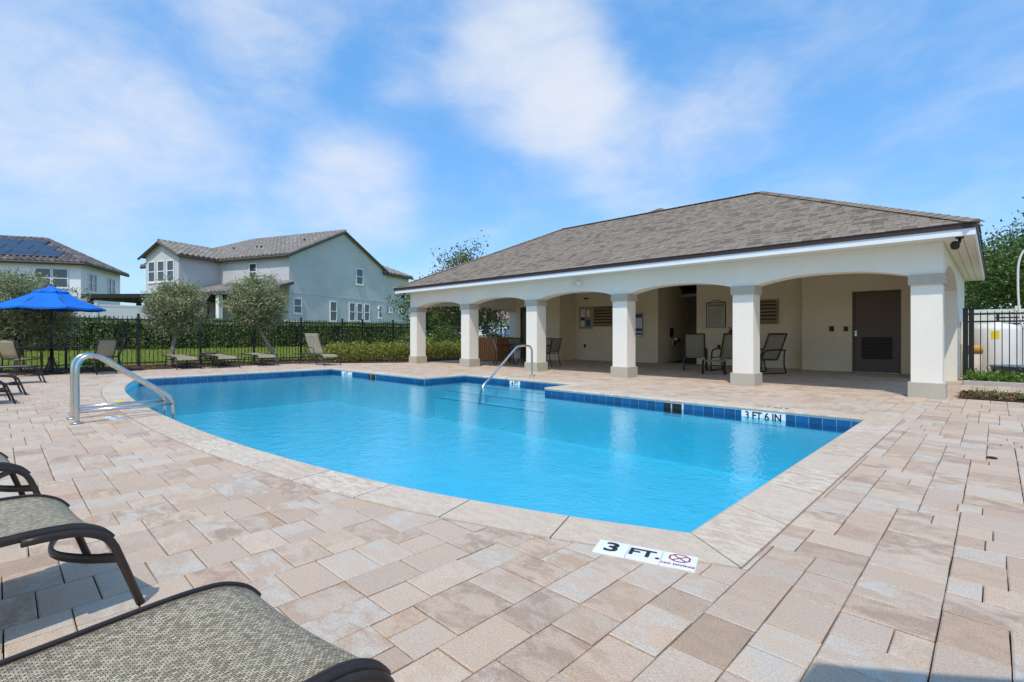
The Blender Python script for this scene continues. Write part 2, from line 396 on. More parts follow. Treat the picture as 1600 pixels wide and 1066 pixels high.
def subtract(polys, conv):
    """polys minus a convex counter-clockwise polygon"""
    x0, x1 = min(p[0] for p in conv), max(p[0] for p in conv); y0, y1 = min(p[1] for p in conv), max(p[1] for p in conv)
    res = []
    for P in polys:
        if max(p[0] for p in P) <= x0 or min(p[0] for p in P) >= x1 or max(p[1] for p in P) <= y0 or min(p[1] for p in P) >= y1: res.append(P); continue
        cur = P
        for i in range(len(conv)):
            cur = clip(cur, conv[i], conv[(i+1) % len(conv)], True)
            if len(cur) < 3: break
        if area(cur) < 1e-6: res.append(P); continue
        # where the outline crosses the stone once, saw it off along one straight cut
        def on(q, poly):
            for i in range(len(poly)):
                a, b = poly[i], poly[(i+1) % len(poly)]; l = math.dist(a, b)
                if l < 1e-9: continue
                t = ((q[0]-a[0])*(b[0]-a[0])+(q[1]-a[1])*(b[1]-a[1]))/l/l
                if -1e-6 <= t <= 1+1e-6 and math.dist(q, (a[0]+(b[0]-a[0])*t, a[1]+(b[1]-a[1])*t)) < 1e-6: return True
            return False
        X_ = []
        for q in cur:
            if on(q, P) and on(q, conv) and all(math.dist(q, r) > 1e-5 for r in X_): X_.append(q)
        sharp = False
        for i in range(len(conv)):
            c_ = conv[i]; v1 = (Vector(c_)-Vector(conv[i-1])); v2 = (Vector(conv[(i+1) % len(conv)])-Vector(c_))
            if v1.length > 1e-9 and v2.length > 1e-9 and v1.angle(v2) > .35 and on_in(c_, P): sharp = True
        if len(X_) == 2 and not sharp and math.dist(*X_) > .004:
            cc = (sum(q[0] for q in cur)/len(cur), sum(q[1] for q in cur)/len(cur)); a, b = X_
            left = (b[0]-a[0])*(cc[1]-a[1])-(b[1]-a[1])*(cc[0]-a[0]) > 0
            o_ = clip(P, a, b, not left)
            if area(o_) > 1e-4: res.append(o_)
            continue
        cur = P
        for i in range(len(conv)):
            a, b = conv[i], conv[(i+1) % len(conv)]
            if all((b[0]-a[0])*(p[1]-a[1])-(b[1]-a[1])*(p[0]-a[0]) >= -1e-9 for p in cur): continue
            o_ = clip(cur, a, b, False)
            if area(o_) > 1e-5: res.append(o_)
            cur = clip(cur, a, b, True)
            if area(cur) < 1e-6: break
    return res
def hole_polys(d):
    nr_ = [(x, y) for x, y in nearS]; off = offset_poly(pool, d); no = off[:len(nearS)]
    A = no + [(XR+d, YFL), (XL-d, YFL+d)]; A[-2] = (XR+d, YFL+d)
    B = [(XS0, 5.0), (XR+d, 5.0), (XR+d, YF+d), (XS0, YF+d)]
    Cc = [(XS0-d, 5.0), (XS1+d, 5.0), (XS1+d, YS+d), (XS0-d, YS+d)]
    return [A, B, Cc]
BED = [(-17.3, 7.2), (-15.15, 10.0), (-15.15, 16.7), (-17.3, 16.7)]
DX0, DX1, DY0, DY1 = -17.3, 4.0, -5.0, 16.6

# ------------------------------------------------------------------ ground, deck base, pavers
def rise(x):
    if x > -20: return 0.0
    if x > -31: return .25 * (-20 - x) / 11
    if x > -34: return .25 + .35 * (-31 - x) / 3
    if x > -38: return .6 + .2 * (-34 - x) / 4
    return .8
def ground():
    xs = [-1500, -500, -150, -80, -55, -45, -38, -34, -31, -25, -20, DX0, DX1, 12, 30, 80, 300, 1500]
    ys = [-1500, -300, -60, -15, DY0, 0, 5, 10, DY1, 25, 40, 80, 200, 600, 1500]
    mb = MB()
    for i in range(len(xs)-1):
        for j in range(len(ys)-1):
            if xs[i] >= DX0 and xs[i+1] <= DX1 and ys[j] >= DY0 and ys[j+1] <= DY1: continue
            mb.quad(*[(x, y, rise(x) - .02) for x, y in ((xs[i], ys[j]), (xs[i+1], ys[j]), (xs[i+1], ys[j+1]), (xs[i], ys[j+1]))])
    return tag(obj('ground', mb, 'lawn'), kind='structure')
ground()
holes = hole_polys(CW - .02)
mb = MB()
P = [[(DX0, DY0), (DX1, DY0), (DX1, DY1), (DX0, DY1)]]
for h in holes: P = subtract(P, h)
for p in P: mb.add([(x, y, -.035) for x, y in p], [tuple(range(len(p)))])
deck = tag(obj('paved_deck', mb, 'joint_sand'), kind='structure')

TONES = [(.50, .40, .31), (.44, .355, .285), (.50, .435, .36), (.47, .41, .345), (.40, .305, .23), (.52, .465, .39), (.46, .41, .355), (.44, .40, .35), (.48, .40, .33), (.45, .365, .295), (.49, .41, .335)]
def tone():
    c = TONES[rng.randrange(len(TONES))]; k = rng.uniform(.98, 1.11); return tuple((v*.78+m*.22)*k*w_ for v, m, w_ in zip(c, (.50, .405, .32), (1.09, 1.0, .91)))
def pave():
    """random ashlar: stones two or three modules wide, laid on the lowest part of the course line"""
    G = .088; nx = round((DX1-DX0)/G); ny = (DY1-DY0)/G; sky_ = [-rng.choice((0, 1, 2)) for _ in range(nx)]; pcs = []
    for i in range(0, nx, 2): sky_[i:i+2] = [sky_[i]]*len(sky_[i:i+2])
    while True:
        lo = min(sky_)
        if lo >= ny: break
        i = sky_.index(lo); j = i
        while j < nx and sky_[j] == lo: j += 1
        w = j-i
        pw = w if w <= 3 else (2 if w == 4 else rng.choice((2, 3, 3)))
        h = rng.choice((2, 2, 2, 2, 3)) if pw == 3 else rng.choice((2, 2, 3, 3, 3))
        if pw == 1: h = 2
        y0, y1 = DY0+lo*G, DY0+(lo+h)*G; x0, x1 = DX0+i*G, DX0+(i+pw)*G
        y0, y1 = max(y0, DY0), min(y1, DY1)
        j = lambda: rng.uniform(-.0018, .0018)
        if pw == 3 and h == 2 and rng.random() < .28:
            xm = x0+(x1-x0)*rng.choice((.4, .5, .6))
            if y1-y0 > .03: pcs.append([(x0, y0), (xm, y0), (xm, y1), (x0, y1)]); pcs.append([(xm, y0), (x1, y0), (x1, y1), (xm, y1)])
        elif y1-y0 > .03: pcs.append([(x0+j(), y0+j()), (x1+j(), y0+j()), (x1+j(), y1+j()), (x0+j(), y1+j())])
        for q in range(i, i+pw): sky_[q] = lo+h
    hol = hole_polys(CW) + [BED]
    for h in hol: pcs = subtract(pcs, h)
    return [p for p in pcs if area(p) > .002]
def stone(mb, poly, gap, zt, zb, ch, col, col2, tilt=(0, 0)):
    n = len(poly); cx = sum(p[0] for p in poly)/n; cy = sum(p[1] for p in poly)/n
    def ins(d):
        o_ = []
        for i in range(n):
            p0, p1, p2 = Vector(poly[i-1]), Vector(poly[i]), Vector(poly[(i+1) % n])
            a, b = (p1-p0), (p2-p1)
            if a.length < 1e-6 or b.length < 1e-6: o_.append((p1.x, p1.y)); continue
            a.normalize(); b.normalize(); na = Vector((-a.y, a.x)); nb = Vector((-b.y, b.x)); m = na+nb
            m = m / max(.5, m.dot(na)); o_.append((p1.x+m.x*d, p1.y+m.y*d))
        return o_
    A, B = ins(gap), ins(gap+ch)
    def z(p): return zt + (p[0]-cx)*tilt[0] + (p[1]-cy)*tilt[1]
    v = [(x, y, zb) for x, y in A] + [(x, y, z((x, y))-ch*.7) for x, y in A] + [(x, y, z((x, y))) for x, y in B]
    f = [tuple(range(2*n, 3*n))]
    for k in (0, n):
        for i in range(n): f.append((k+i, k+(i+1) % n, k+n+(i+1) % n, k+n+i))
    mb.add(v, f, col, col2)
def proj(x, y, z=0):
    zc = -x*ST + y*CT; xc = x*CT + y*ST
    return (None if zc < .3 else (800+F_PX*xc/zc, HZ-F_PX*(z-1)/zc, zc))
def build_pavers():
    rank = []
    for p in pave():
        cx = sum(q[0] for q in p)/len(p); cy = sum(q[1] for q in p)/len(p); s = proj(cx, cy)
        size = 0
        if s and -30 < s[0] < 1630 and s[1] < 1085: size = area(p) * (F_PX/s[2])**2 / s[2]
        rank.append((size, p))
    rank.sort(key=lambda t: -t[0])
    rest = MB()
    for i, (s, p) in enumerate(rank):
        c, c2 = tone(), tone()
        if rng.random() < .16: c2 = (.41, .295, .215)
        if rng.random() < .2: c2 = (.56, .495, .41)
        zt = rng.uniform(-.0018, .0018); t = (rng.uniform(-.005, .005), rng.uniform(-.005, .005))
        if i < 300:
            mb = MB(); stone(mb, p, .0021, zt, -.026, .005, c, c2, t); obj('paver', mb, 'paver', deck)
        else: stone(rest, p, .0021, zt, -.026, .005, c, c2, t)
    tag(obj('paver_field', rest, 'paver', deck), kind='stuff')
build_pavers()

# ------------------------------------------------------------------ pool
def build_pool():
    n = len(pool); mb = MB(); zb = -.95
    for i in range(n):
        a, b = pool[i], pool[(i+1) % n]
        mb.quad((a[0], a[1], zb), (b[0], b[1], zb), (b[0], b[1], -.03), (a[0], a[1], -.03))
    mb.add([(x, y, zb) for x, y in pool], [tuple(range(n))])
    basin = tag(obj('pool_basin', mb, 'plaster_pool'), kind='structure')
    for k in range(3):      # entry steps in the recess
        zt = -.22-.13*k; s = MB(); s.box(XS0+.004, XS1-.004, YS-.32*(k+1), YS-.32*k-.003, zb+.003, zt); obj('entry_step', s, 'plaster_pool', basin)
        e = MB(); e.box(XS0+.01, XS1-.01, YS-.32*(k+1)-.004, YS-.32*(k+1)+.03, zt+.001, zt+.006); obj('step_edge_tile', e, 'print_blue', basin)
    # coping stones along the outline
    pts = []
    for i in range(n):
        a, b = Vector(pool[i]), Vector(pool[(i+1) % n]); pts.append((a, b))
    off = offset_poly(pool, CW)
    def lerp(p, q, t): return (p[0]+(q[0]-p[0])*t, p[1]+(q[1]-p[1])*t)
    nn = len(nearS)
    def coping(strip_in, strip_out):
        mb = MB(); c = rng.choice(((.66, .56, .42), (.62, .51, .375), (.68, .59, .46), (.63, .53, .40))); c2 = rng.choice(((.51, .385, .285), (.54, .42, .315), (.56, .455, .355)))
        poly = list(strip_in) + list(reversed(strip_out))
        m = len(strip_in); z1 = .004 + rng.uniform(-.001, .001); th = .045
        I = [(x, y) for x, y in strip_in]; O = [(x, y) for x, y in strip_out]
        # bullnosed inner edge that overhangs the water a little
        v = []; prof = []
        for (xi, yi), (xo, yo) in zip(I, O):
            dx, dy = xo-xi, yo-yi; l = math.hypot(dx, dy); dx /= l; dy /= l
            for (s, z) in ((-.012, -th+.012), (-.020, -.018), (-.014, -.004), (.004, z1), (l-.004, z1), (l-.002, -.03)):
                v.append((xi+dx*s, yi+dy*s, z))
        f = []
        for i in range(m-1):
            for k in range(5): f.append((i*6+k, i*6+k+1, (i+1)*6+k+1, (i+1)*6+k))
            f.append((i*6+5, i*6, (i+1)*6, (i+1)*6+5))
        f.append(tuple(range(5, -1, -1))); f.append(tuple((m-1)*6+k for k in range(6)))
        f = [tuple(reversed(q)) for q in f]
        mb.add(v, f, c, c2); obj('coping_stone', mb, 'coping', basin)
    # curved side: resample to equal stones
    def run(Pin, Pout, L):
        cum = [0]
        for i in range(len(Pin)-1): cum.append(cum[-1] + math.dist(Pin[i], Pin[i+1]))
        k = max(1, round(cum[-1]/L)); step = cum[-1]/k; g = .0035
        def at(s):
            for i in range(len(cum)-1):
                if s <= cum[i+1] + 1e-9:
                    t = (s-cum[i])/(cum[i+1]-cum[i]); return lerp(Pin[i], Pin[i+1], t), lerp(Pout[i], Pout[i+1], t)
        for j in range(k):
            ss = [j*step+g, j*step+step/3, j*step+2*step/3, (j+1)*step-g]
            q = [at(s) for s in ss]; coping([a for a, b in q], [b for a, b in q])
    run(nearS, off[:nn], .62)
    for i in range(nn-1, n):
        run([pool[i], pool[(i+1) % n]], [off[i], off[(i+1) % n]], .6)
    # blue waterline tiles on the sides that show
    T = .1524
    def tiles(p, q, skip=()):
        L_ = math.dist(p, q); k = int(round(L_/T)); d = ((q[0]-p[0])/L_, (q[1]-p[1])/L_); nx = (-d[1], d[0]); st = L_/k
        for j in range(k):
            s0, s1 = j*st+.0022, (j+1)*st-.0022; mid = (p[0]+d[0]*(j+.5)*st, p[1]+d[1]*(j+.5)*st)
            if any(a <= mid[0] <= b for a, b in skip): continue
            b_ = rng.uniform(.8, 1.2); c = (.004*b_, .09*b_, .22*b_)
            m = MB(); A = (p[0]+d[0]*s0, p[1]+d[1]*s0); B = (p[0]+d[0]*s1, p[1]+d[1]*s1); e = .006
            m.add([(A[0]+nx[0]*e, A[1]+nx[1]*e, -.20), (B[0]+nx[0]*e, B[1]+nx[1]*e, -.20), (B[0]+nx[0]*e, B[1]+nx[1]*e, -.046), (A[0]+nx[0]*e, A[1]+nx[1]*e, -.046),
                   (A[0], A[1], -.20), (B[0], B[1], -.20), (B[0], B[1], -.046), (A[0], A[1], -.046)], [(0, 1, 2, 3), (4, 0, 3, 7), (1, 5, 6, 2), (0, 4, 5, 1)], c)
            obj('waterline_tile', m, 'pool_tile', basin)
        g = MB(); e = .002
        a = (p[0]+nx[0]*e, p[1]+nx[1]*e); b = (q[0]+nx[0]*e, q[1]+nx[1]*e)
        g.quad((a[0], a[1], -.202), (b[0], b[1], -.202), (b[0], b[1], -.04), (a[0], a[1], -.04)); obj('tile_grout', g, 'vinyl', basin)
    tiles((XR, YF), (XS1, YF), ((-2.53, -1.97), (-3.68, -3.38))); tiles((XS1, YF), (XS1, YS)); tiles((XS1, YS), (XS0, YS), ((-7.95, -7.63),)); tiles((XS0, YS), (XS0, YFL))
    tiles((XS0, YFL), (XL, YFL), ((-13.43, -12.95), (-11.95, -11.65))); tiles((XL, YFL), (XL, 2.27))
    for x0, x1, y in ((-3.68, -3.40, YF), (-11.95, -11.66, YFL)):     # skimmer mouths
        s = MB(); s.box(x0, x1, y-.03, y-.004, -.20, -.05); k = obj('skimmer_opening', s, 'black_plastic', basin)
        s = MB(); s.box(x0+.12, x0+.14, y-.034, y-.031, -.19, -.055); obj('skimmer_divider', s, 'stucco_trim', k)
    # white depth tiles set in the waterline and in the deck
    def wall_marker(x0, x1, y, txt, size):
        k = max(2, round((x1-x0)/.15)); st = (x1-x0)/k; w = None
        for j in range(k):
            m = MB(); m.box(x0+j*st+.0015, x0+(j+1)*st-.0015, y-.014, y-.007, -.20, -.046)
            o_ = obj('depth_marker_tile', m, 'marker_white', basin)
            if w is None: w = o_
        t = text_mb(txt, size, .025, (1.0, 1.15)); t.xf(basis(((x0+x1)/2, y-.0155, -.108), (1, 0, 0), (0, 0, 1))); obj('depth_lettering', t, 'print_black', w)
    wall_marker(-2.53, -1.97, YF, '3 FT 6 IN', .118); wall_marker(-7.95, -7.63, YS, '4 FT', .115); wall_marker(-13.43, -12.95, YFL, '4 FT', .12)
    def deck_marker(o_, ang, parts, z=.0048, T=.15):
        first = None; u = Vector((math.cos(ang), math.sin(ang), 0)); v = Vector((-u.y, u.x, 0))
        for j, (txt, mat, size, dy) in enumerate(parts):
            c = Vector((o_[0], o_[1], 0)) + u*(j+.5)*T
            m = MB(); m.bbox(-T/2+.001, T/2-.001, -.07, .07, -.012, z, .002); m.xf(Matrix.Translation(c) @ Matrix.Rotation(ang, 4, 'Z')); t_ = obj('depth_marker_tile', m, 'marker_white', basin)
            if txt:
                t = text_mb(txt, size, .03, (1.15, 1)); t.xf(basis((c + v*dy) + Vector((0, 0, z+.0012)), u, v)); obj('depth_lettering', t, mat, t_)
            if mat == 'print_red':
                r = MB()
                for k in range(8):
                    for a0, a1, in (((k+.5)*math.pi/4, (k+1.5)*math.pi/4),):
                        ri, ro = .036, .043; cs = [(ro*math.cos(a0)*1.15, ro*math.sin(a0)), (ro*math.cos(a1)*1.15, ro*math.sin(a1)), (ri*math.cos(a1)*1.15, ri*math.sin(a1)), (ri*math.cos(a0)*1.15, ri*math.sin(a0))]
                        r.add([(x, y+.02, 0) for x, y in cs], [(0, 1, 2, 3)])
                for sgn in (1, -1):
                    r.add([(-.033, sgn*.026+.02, .0002*sgn), (-.028, sgn*.03+.02, .0002*sgn), (.033, -sgn*.026+.02, .0002*sgn), (.028, -sgn*.03+.02, .0002*sgn)], [(0, 1, 2, 3) if sgn < 0 else (3, 2, 1, 0)])
                r.xf(basis(c + Vector((0, 0, z+.0014)), u, v)); obj('no_diving_symbol', r, 'print_red', t_)
    deck_marker((-1.355, 1.972), math.atan(.32), (('3', 'print_black', .13, .0), ('FT.', 'print_black', .098, .0), ('NO DIVING', 'print_red', .0235, -.05)), z=.008)
    deck_marker((-7.72, .98), .12, (('4 FT', 'print_black', .06, 0), (None, 'print_red', 0, 0)), z=.008)
    t = text_mb('3 FT 6 IN', .1, .02, (1.1, 1)); t.xf(basis((-2.2, 7.40, .0062), (-1, 0, 0), (0, -1, 0))); obj('depth_lettering', t, 'print_black', basin)
    w = MB(); w.add([(x, y, -.128) for x, y in pool], [tuple(range(n))])
    tag(obj('pool_water', w, 'water'), kind='structure')
build_pool()

# ------------------------------------------------------------------ planting beds
def bed(name, polys, z, chips, area_pts):
    mb = MB()
    for p in polys: mb.add([(x, y, z) for x, y in p], [tuple(range(len(p)))])
    b = tag(obj(name, mb, 'mulch'), kind='structure')
    n = len(area_pts); V, C = leaves(np.array(area_pts), .07, .03, [(.16, .085, .045), (.10, .05, .03), (.22, .13, .075), (.07, .04, .028)], up=0)
    V[:, :, 2] = z + .005 + np.abs(V[:, :, 2]-z) * .5
    tag(np_quads('bark_chips', V, 'bark_chip', C, b), kind='stuff')
def pts_in(x0, x1, y0, y1, z, n): return np.stack([nr.uniform(x0, x1, n), nr.uniform(y0, y1, n), np.full(n, z)], axis=1)
bp = np.concatenate([pts_in(-19.9, -17.32, -6, 16, .012, 9000), pts_in(-17.3, -15.2, 9.9, 16, .012, 2600), pts_in(-17.3, -16.3, 8.4, 10, .012, 700)])
bed('mulch_bed', [[(-19.95, -8), (-17.32, -8), (-17.32, 24), (-19.95, 24)], [(-17.32, 7.25), (-15.17, 10.02), (-15.17, 24), (-17.32, 24)]], .008, None, bp)
bed('mulch_strip', [[(-.42, 10.45), (6, 10.45), (6, 11.75), (-.42, 11.75)]], .012, None, pts_in(-.4, 2.5, 10.47, 11.73, .016, 3500))

# ------------------------------------------------------------------ pavilion
ZS, ZB, ZE, RISE = 1.95, 2.45, 2.62, .14
CXR = [-0.55 - 2.78*k for k in range(6)]         # right face of each column base
EX0, EX1, EY0, EY1 = -15.2, -.18, 9.72, 18.18
pav = thing('pool_pavilion', 'long cream stucco pool pavilion with six columns, arches and brown shingle hip roof', 'pavilion', (0, 0, 0))
def part(name, mat, parent=pav, smooth=False):
    def f(mb): return obj(name, mb, mat, parent, smooth)
    return f
for xr in CXR:
    x0, x1 = xr-.46, xr; y0, y1 = 10.15, 10.61
    m = MB(); m.bbox(x0+.035, x1-.035, y0+.035, y1-.035, .24, ZS-.13, .006); col = obj('column', m, 'stucco_white', pav)
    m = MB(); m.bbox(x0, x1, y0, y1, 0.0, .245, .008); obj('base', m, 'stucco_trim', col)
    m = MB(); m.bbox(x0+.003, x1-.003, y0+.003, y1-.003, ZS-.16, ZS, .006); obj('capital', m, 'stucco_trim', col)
def arch_z(t): return ZS + RISE * (1 - abs(2*t-1)**2.4)
ZC = 2.80
def beam(samples, thick0, thick1, axis, ztop=2.80):
    """arched beam: samples (s, z) along the axis, solid between thick0 and thick1"""
    mb = MB(); v = []
    for s, z in samples:
        for d, zz in ((thick0, z), (thick1, z), (thick1, ztop), (thick0, ztop)):
            v.append((s, d, zz) if axis == 'x' else (d, s, zz))
    n = len(samples); f = [(0, 1, 2, 3), tuple((n-1)*4+k for k in (3, 2, 1, 0))]
    for i in range(n-1):
        for k in range(4): f.append((i*4+k, (i+1)*4+k, (i+1)*4+(k+1) % 4, i*4+(k+1) % 4))
    mb.add(v, f); return mb
sm = []
xs = sorted(CXR)
for i, xr in enumerate(xs):
    sm += [(xr-.46+.03, ZS+.001), (xr-.03, ZS+.001)]
    if i < 5:
        a, b = xr, xs[i+1]-.46
        for k in range(0, 25): sm.append((a+(b-a)*k/24, arch_z(k/24)+.001))
sm = [(s, z) for s, z in sm]
part('front_beam', 'stucco_white')(beam(sm, 10.195, 10.565, 'x'))
part('side_beam', 'stucco_white')(beam([(10.568, ZS+.001)] + [(10.61+(14.3-10.61)*k/24, ZS+.30*(1-abs(2*k/24-1)**2.6)+.001) for k in range(25)] + [(17.8, ZS+.001)], -.955, -.585, 'y'))
part('side_beam', 'stucco_white')(beam([(10.568, ZS+.001)] + [(10.61+(15.2-10.61)*k/24, arch_z(k/24)+.001) for k in range(25)] + [(17.8, ZS+.001)], -14.875, -14.505, 'y'))
def wallbox(x0, x1, y0, y1, z0=0.0, z1=2.798, mat='stucco_wall', name='wall'):
    m = MB(); m.box(x0, x1, y0, y1, z0, z1); return obj(name, m, mat, pav)
wallbox(-.955, -.585, 14.3, 17.8, 0, ZS-.001, 'stucco_white')
wallbox(-3.96, -2.76, 16.0, 16.2); wallbox(-1.72, -.96, 16.0, 16.2); wallbox(-2.76, -1.72, 16.0, 16.2, 2.15)
wallbox(-3.96, -3.8, 16.203, 16.5); wallbox(-7.2, -3.963, 16.35, 16.55)
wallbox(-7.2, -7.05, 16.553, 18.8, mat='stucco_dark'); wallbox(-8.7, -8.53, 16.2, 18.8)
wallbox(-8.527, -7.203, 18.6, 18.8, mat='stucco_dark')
wallbox(-12.14, -8.703, 16.2, 16.4); wallbox(-12.3, -12.143, 15.2, 16.4)
wallbox(-13.25, -12.303, 15.2, 15.4); wallbox(-14.5, -14.22, 15.2, 15.4); wallbox(-14.22, -13.25, 15.2, 15.4, 2.13)
wallbox(-14.87, -14.503, 15.2, 17.8, 0, ZS-.001, 'stucco_white')
wallbox(-14.5, -.96, 21.4, 21.6); wallbox(-14.6, -14.35, 17.803, 21.4); wallbox(-2.95, -2.7, 18.0, 21.4); wallbox(-2.697, -.96, 17.6, 17.8)
m = MB(); m.box(-14.88, -.58, 10.19, 18.0, ZC+.002, ZC+.012); obj('ceiling', m, 'soffit', pav)
m = MB(); m.box(-8.7, -7.05, 18.003, 18.8, ZC+.002, ZC+.012); obj('ceiling', m, 'soffit', pav)
for (a, b, c, d) in ((EX0+.05, EX1-.05, EY0+.05, 10.193), (EX0+.05, EX1-.05, 17.803, EY1-.05), (EX0+.05, -14.877, 10.196, 17.8), (-.583, EX1-.05, 10.196, 17.8)):
    along = (b-a) > (d-c); k = 3       # grooved soffit boards
    for q in range(k):
        m = MB()
        if along: m.box(a, b, c+(d-c)*q/k+.004, c+(d-c)*(q+1)/k-.004, ZB+.002, ZB+.02)
        else: m.box(a+(b-a)*q/k+.004, a+(b-a)*(q+1)/k-.004, c, d, ZB+.002, ZB+.02)
        obj('soffit_board', m, 'soffit', pav)
    m = MB(); m.box(a, b, c, d, ZB+.022, ZB+.03); obj('soffit_backing', m, 'stucco_trim', pav)
for (a, b, c, d) in ((EX0+.02, EX1-.02, EY0+.02, EY0+.05), (EX0+.02, EX1-.02, EY1-.05, EY1-.02), (EX0+.02, EX0+.05, EY0+.05, EY1-.05), (EX1-.05, EX1-.02, EY0+.05, EY1-.05)):
    q = MB(); q.box(a, b, c, d, ZB-.012, ZE-.085); obj('fascia', q, 'fascia_white', pav)
for (a, b, c, d) in ((EX0, EX1, EY0, EY0+.06), (EX0, EX1, EY1-.06, EY1), (EX0, EX0+.06, EY0+.06, EY1-.06), (EX1-.06, EX1, EY0+.06, EY1-.06)):
    q = MB(); q.box(a, b, c, d, ZE-.083, ZE+.003); obj('drip_edge', q, 'drip_brown', pav)
DEP = (EY1-EY0)/2; SL = .5; ZR = ZE+DEP*SL; YR = EY0+DEP
A_, B_ = (EX0+DEP, YR, ZR), (EX1-DEP, YR, ZR)
e = [(EX0, EY0, ZE), (EX1, EY0, ZE), (EX1, EY1, ZE), (EX0, EY1, ZE)]
m = MB(); m.add(e + [A_, B_], [(0, 1, 5, 4), (1, 2, 5), (2, 3, 4, 5), (3, 0, 4)]); roof = obj('roof', m, 'drip_brown', pav)
PK = (-8.6, 16.5, 5.50); hw = (PK[2]-ZE)/SL
hf = 4.2; zf = PK[2]-hf*SL
m = MB(); bb = [(PK[0]-hf, PK[1]-hf, zf), (PK[0]+hf, PK[1]-hf, zf), (PK[0]+hw, PK[1]+hw, ZE-.01), (PK[0]-hw, PK[1]+hw, ZE-.01)]
m.add(bb + [PK], [(0, 1, 4), (1, 2, 4), (2, 3, 4), (3, 0, 4)]); roof2 = obj('rear_roof', m, 'drip_brown', pav)
SH = [(.245, .20, .155), (.255, .21, .163), (.17, .136, .104), (.25, .205, .158), (.265, .22, .172), (.235, .19, .146)]
def shingles(mb, c0, c1, t0, t1, expo=.143):
    """courses of tabs on the roof plane with eave c0-c1 and top edge t0-t1"""
    c0, c1, t0, t1 = map(Vector, (c0, c1, t0, t1)); u = (c1-c0).normalized(); nrm = u.cross((t0+t1)/2-(c0+c1)/2).normalized()
    vdir = nrm.cross(u).normalized(); H = (t0-c0).dot(vdir); n = int(H/expo); L0, L1 = 0, (c1-c0).length
    a0, a1 = (t0-c0).dot(u), (t1-c0).dot(u)
    for i in range(n+1):
        v0, v1 = i*expo-.02, min((i+1)*expo, H)
        if v1 <= v0: continue
        def lim(v): k = max(0, min(1, v/H)); return L0+(a0-L0)*k, L1+(a1-L1)*k
        (l0, r0), (l1, r1) = lim(v0), lim(v1)
        s = l0 - rng.random()*.3
        while s < r0:
            w = rng.uniform(.11, .2); p, q = max(s, l0), min(s+w-.006, r0)
            if q-p > .01:
                th = rng.choice((.006, .006, .011, .012)); c = SH[rng.randrange(6)]; k = rng.uniform(.94, 1.06); c = tuple(x*k for x in c)
                P_ = lambda uu, vv, hh: c0+u*uu+vdir*vv+nrm*hh
                pu, qu = min(max(p, l1), r1), min(max(q, l1), r1)
                mb.add([P_(p, v0, .001), P_(q, v0, .001), P_(p, v0, th), P_(q, v0, th), P_(pu, v1, .004), P_(qu, v1, .004)], [(0, 1, 3, 2), (2, 3, 5, 4)], c)
            s += w
mb = MB()
shingles(mb, e[0], e[1], A_, B_); shingles(mb, e[1], e[2], B_, B_); shingles(mb, e[3], e[0], A_, A_)
tag(obj('shingles', mb, 'shingle', roof), kind='stuff')
mb = MB(); shingles(mb, bb[0], bb[1], PK, PK); tag(obj('shingles', mb, 'shingle', roof2), kind='stuff')
mb = MB()
def caps(p, q):
    p, q = Vector(p), Vector(q); d = (q-p); L_ = d.length; d.normalize(); s = Vector((-d.y, d.x, 0)).normalized(); up = s.cross(d)
    if up.z < 0: up = -up
    k = int(L_/.16); sl = .045
    for i in range(k):
        a, b = p+d*(i*L_/k), p+d*((i+1)*L_/k+.03); c = SH[rng.randrange(6)]; h0, h1 = .034, .022
        mb.add([a+up*h0, a+s*.13+up*(h0-sl), a-s*.13+up*(h0-sl), b+up*h1, b+s*.13+up*(h1-sl), b-s*.13+up*(h1-sl)], [(1, 4, 3, 0), (0, 3, 5, 2), (1, 0, 2)], c)
caps(e[0], A_); caps(e[1], B_); caps(A_, B_); caps(bb[0], PK); caps(bb[1], PK)
tag(obj('ridge_caps', mb, 'shingle', roof), kind='stuff')

# fittings on the pavilion
def door(x0, x1, y, zt, louver, hinge_right):
    d = MB(); d.box(x0+.035, x1-.035, y+.05, y+.09, .012, zt-.04); dr = obj('door', d, 'door_brown', pav)
    for (a, b, c, dd) in ((x0, x0+.035, 0, zt), (x1-.035, x1, 0, zt), (x0+.035, x1-.035, zt-.035, zt)):
        f = MB(); f.box(a, b, y-.012, y+.1, c, dd); obj('frame', f, 'door_brown', dr)
    s = MB(); s.box(x0+.035, x1-.035, y-.02, y+.1, 0.0, .012); obj('threshold', s, 'steel', dr)
    if louver:
        l0, l1 = x0+.20, x1-.18
        for k in range(16):
            z = .36+k*.036; f = MB(); f.add([(l0, y+.048, z), (l1, y+.048, z), (l1, y+.034, z+.026), (l0, y+.034, z+.026)], [(0, 1, 2, 3)]); obj('louver_slat', f, 'door_louver', dr)
        f = MB(); f.box(l0-.03, l0, y+.03, y+.052, .33, .96); f.box(l1, l1+.03, y+.03, y+.052, .33, .96); f.box(l0, l1, y+.03, y+.052, .94, .96); f.box(l0, l1, y+.03, y+.052, .33, .345); obj('louver_frame', f, 'door_brown', dr)
        h = MB(); h.box(x0+.05, x0+.10, y+.03, y+.052, .96, 1.10); h.tube([(x0+.075, y+.03, 1.04), (x0+.075, y-.02, 1.04), (x0+.19, y-.025, 1.035)], .012, 8); obj('handle', h, 'steel', dr)
        for z in (.25, 1.03, 1.82):
            g = MB(); g.tube([(x1-.034, y+.045, z-.05), (x1-.034, y+.045, z+.05)], .009, 6); obj('hinge', g, 'steel', dr)
door(-2.76, -1.72, 16.0, 2.15, True, True); door(-14.22, -13.25, 15.2, 2.13, False, True)
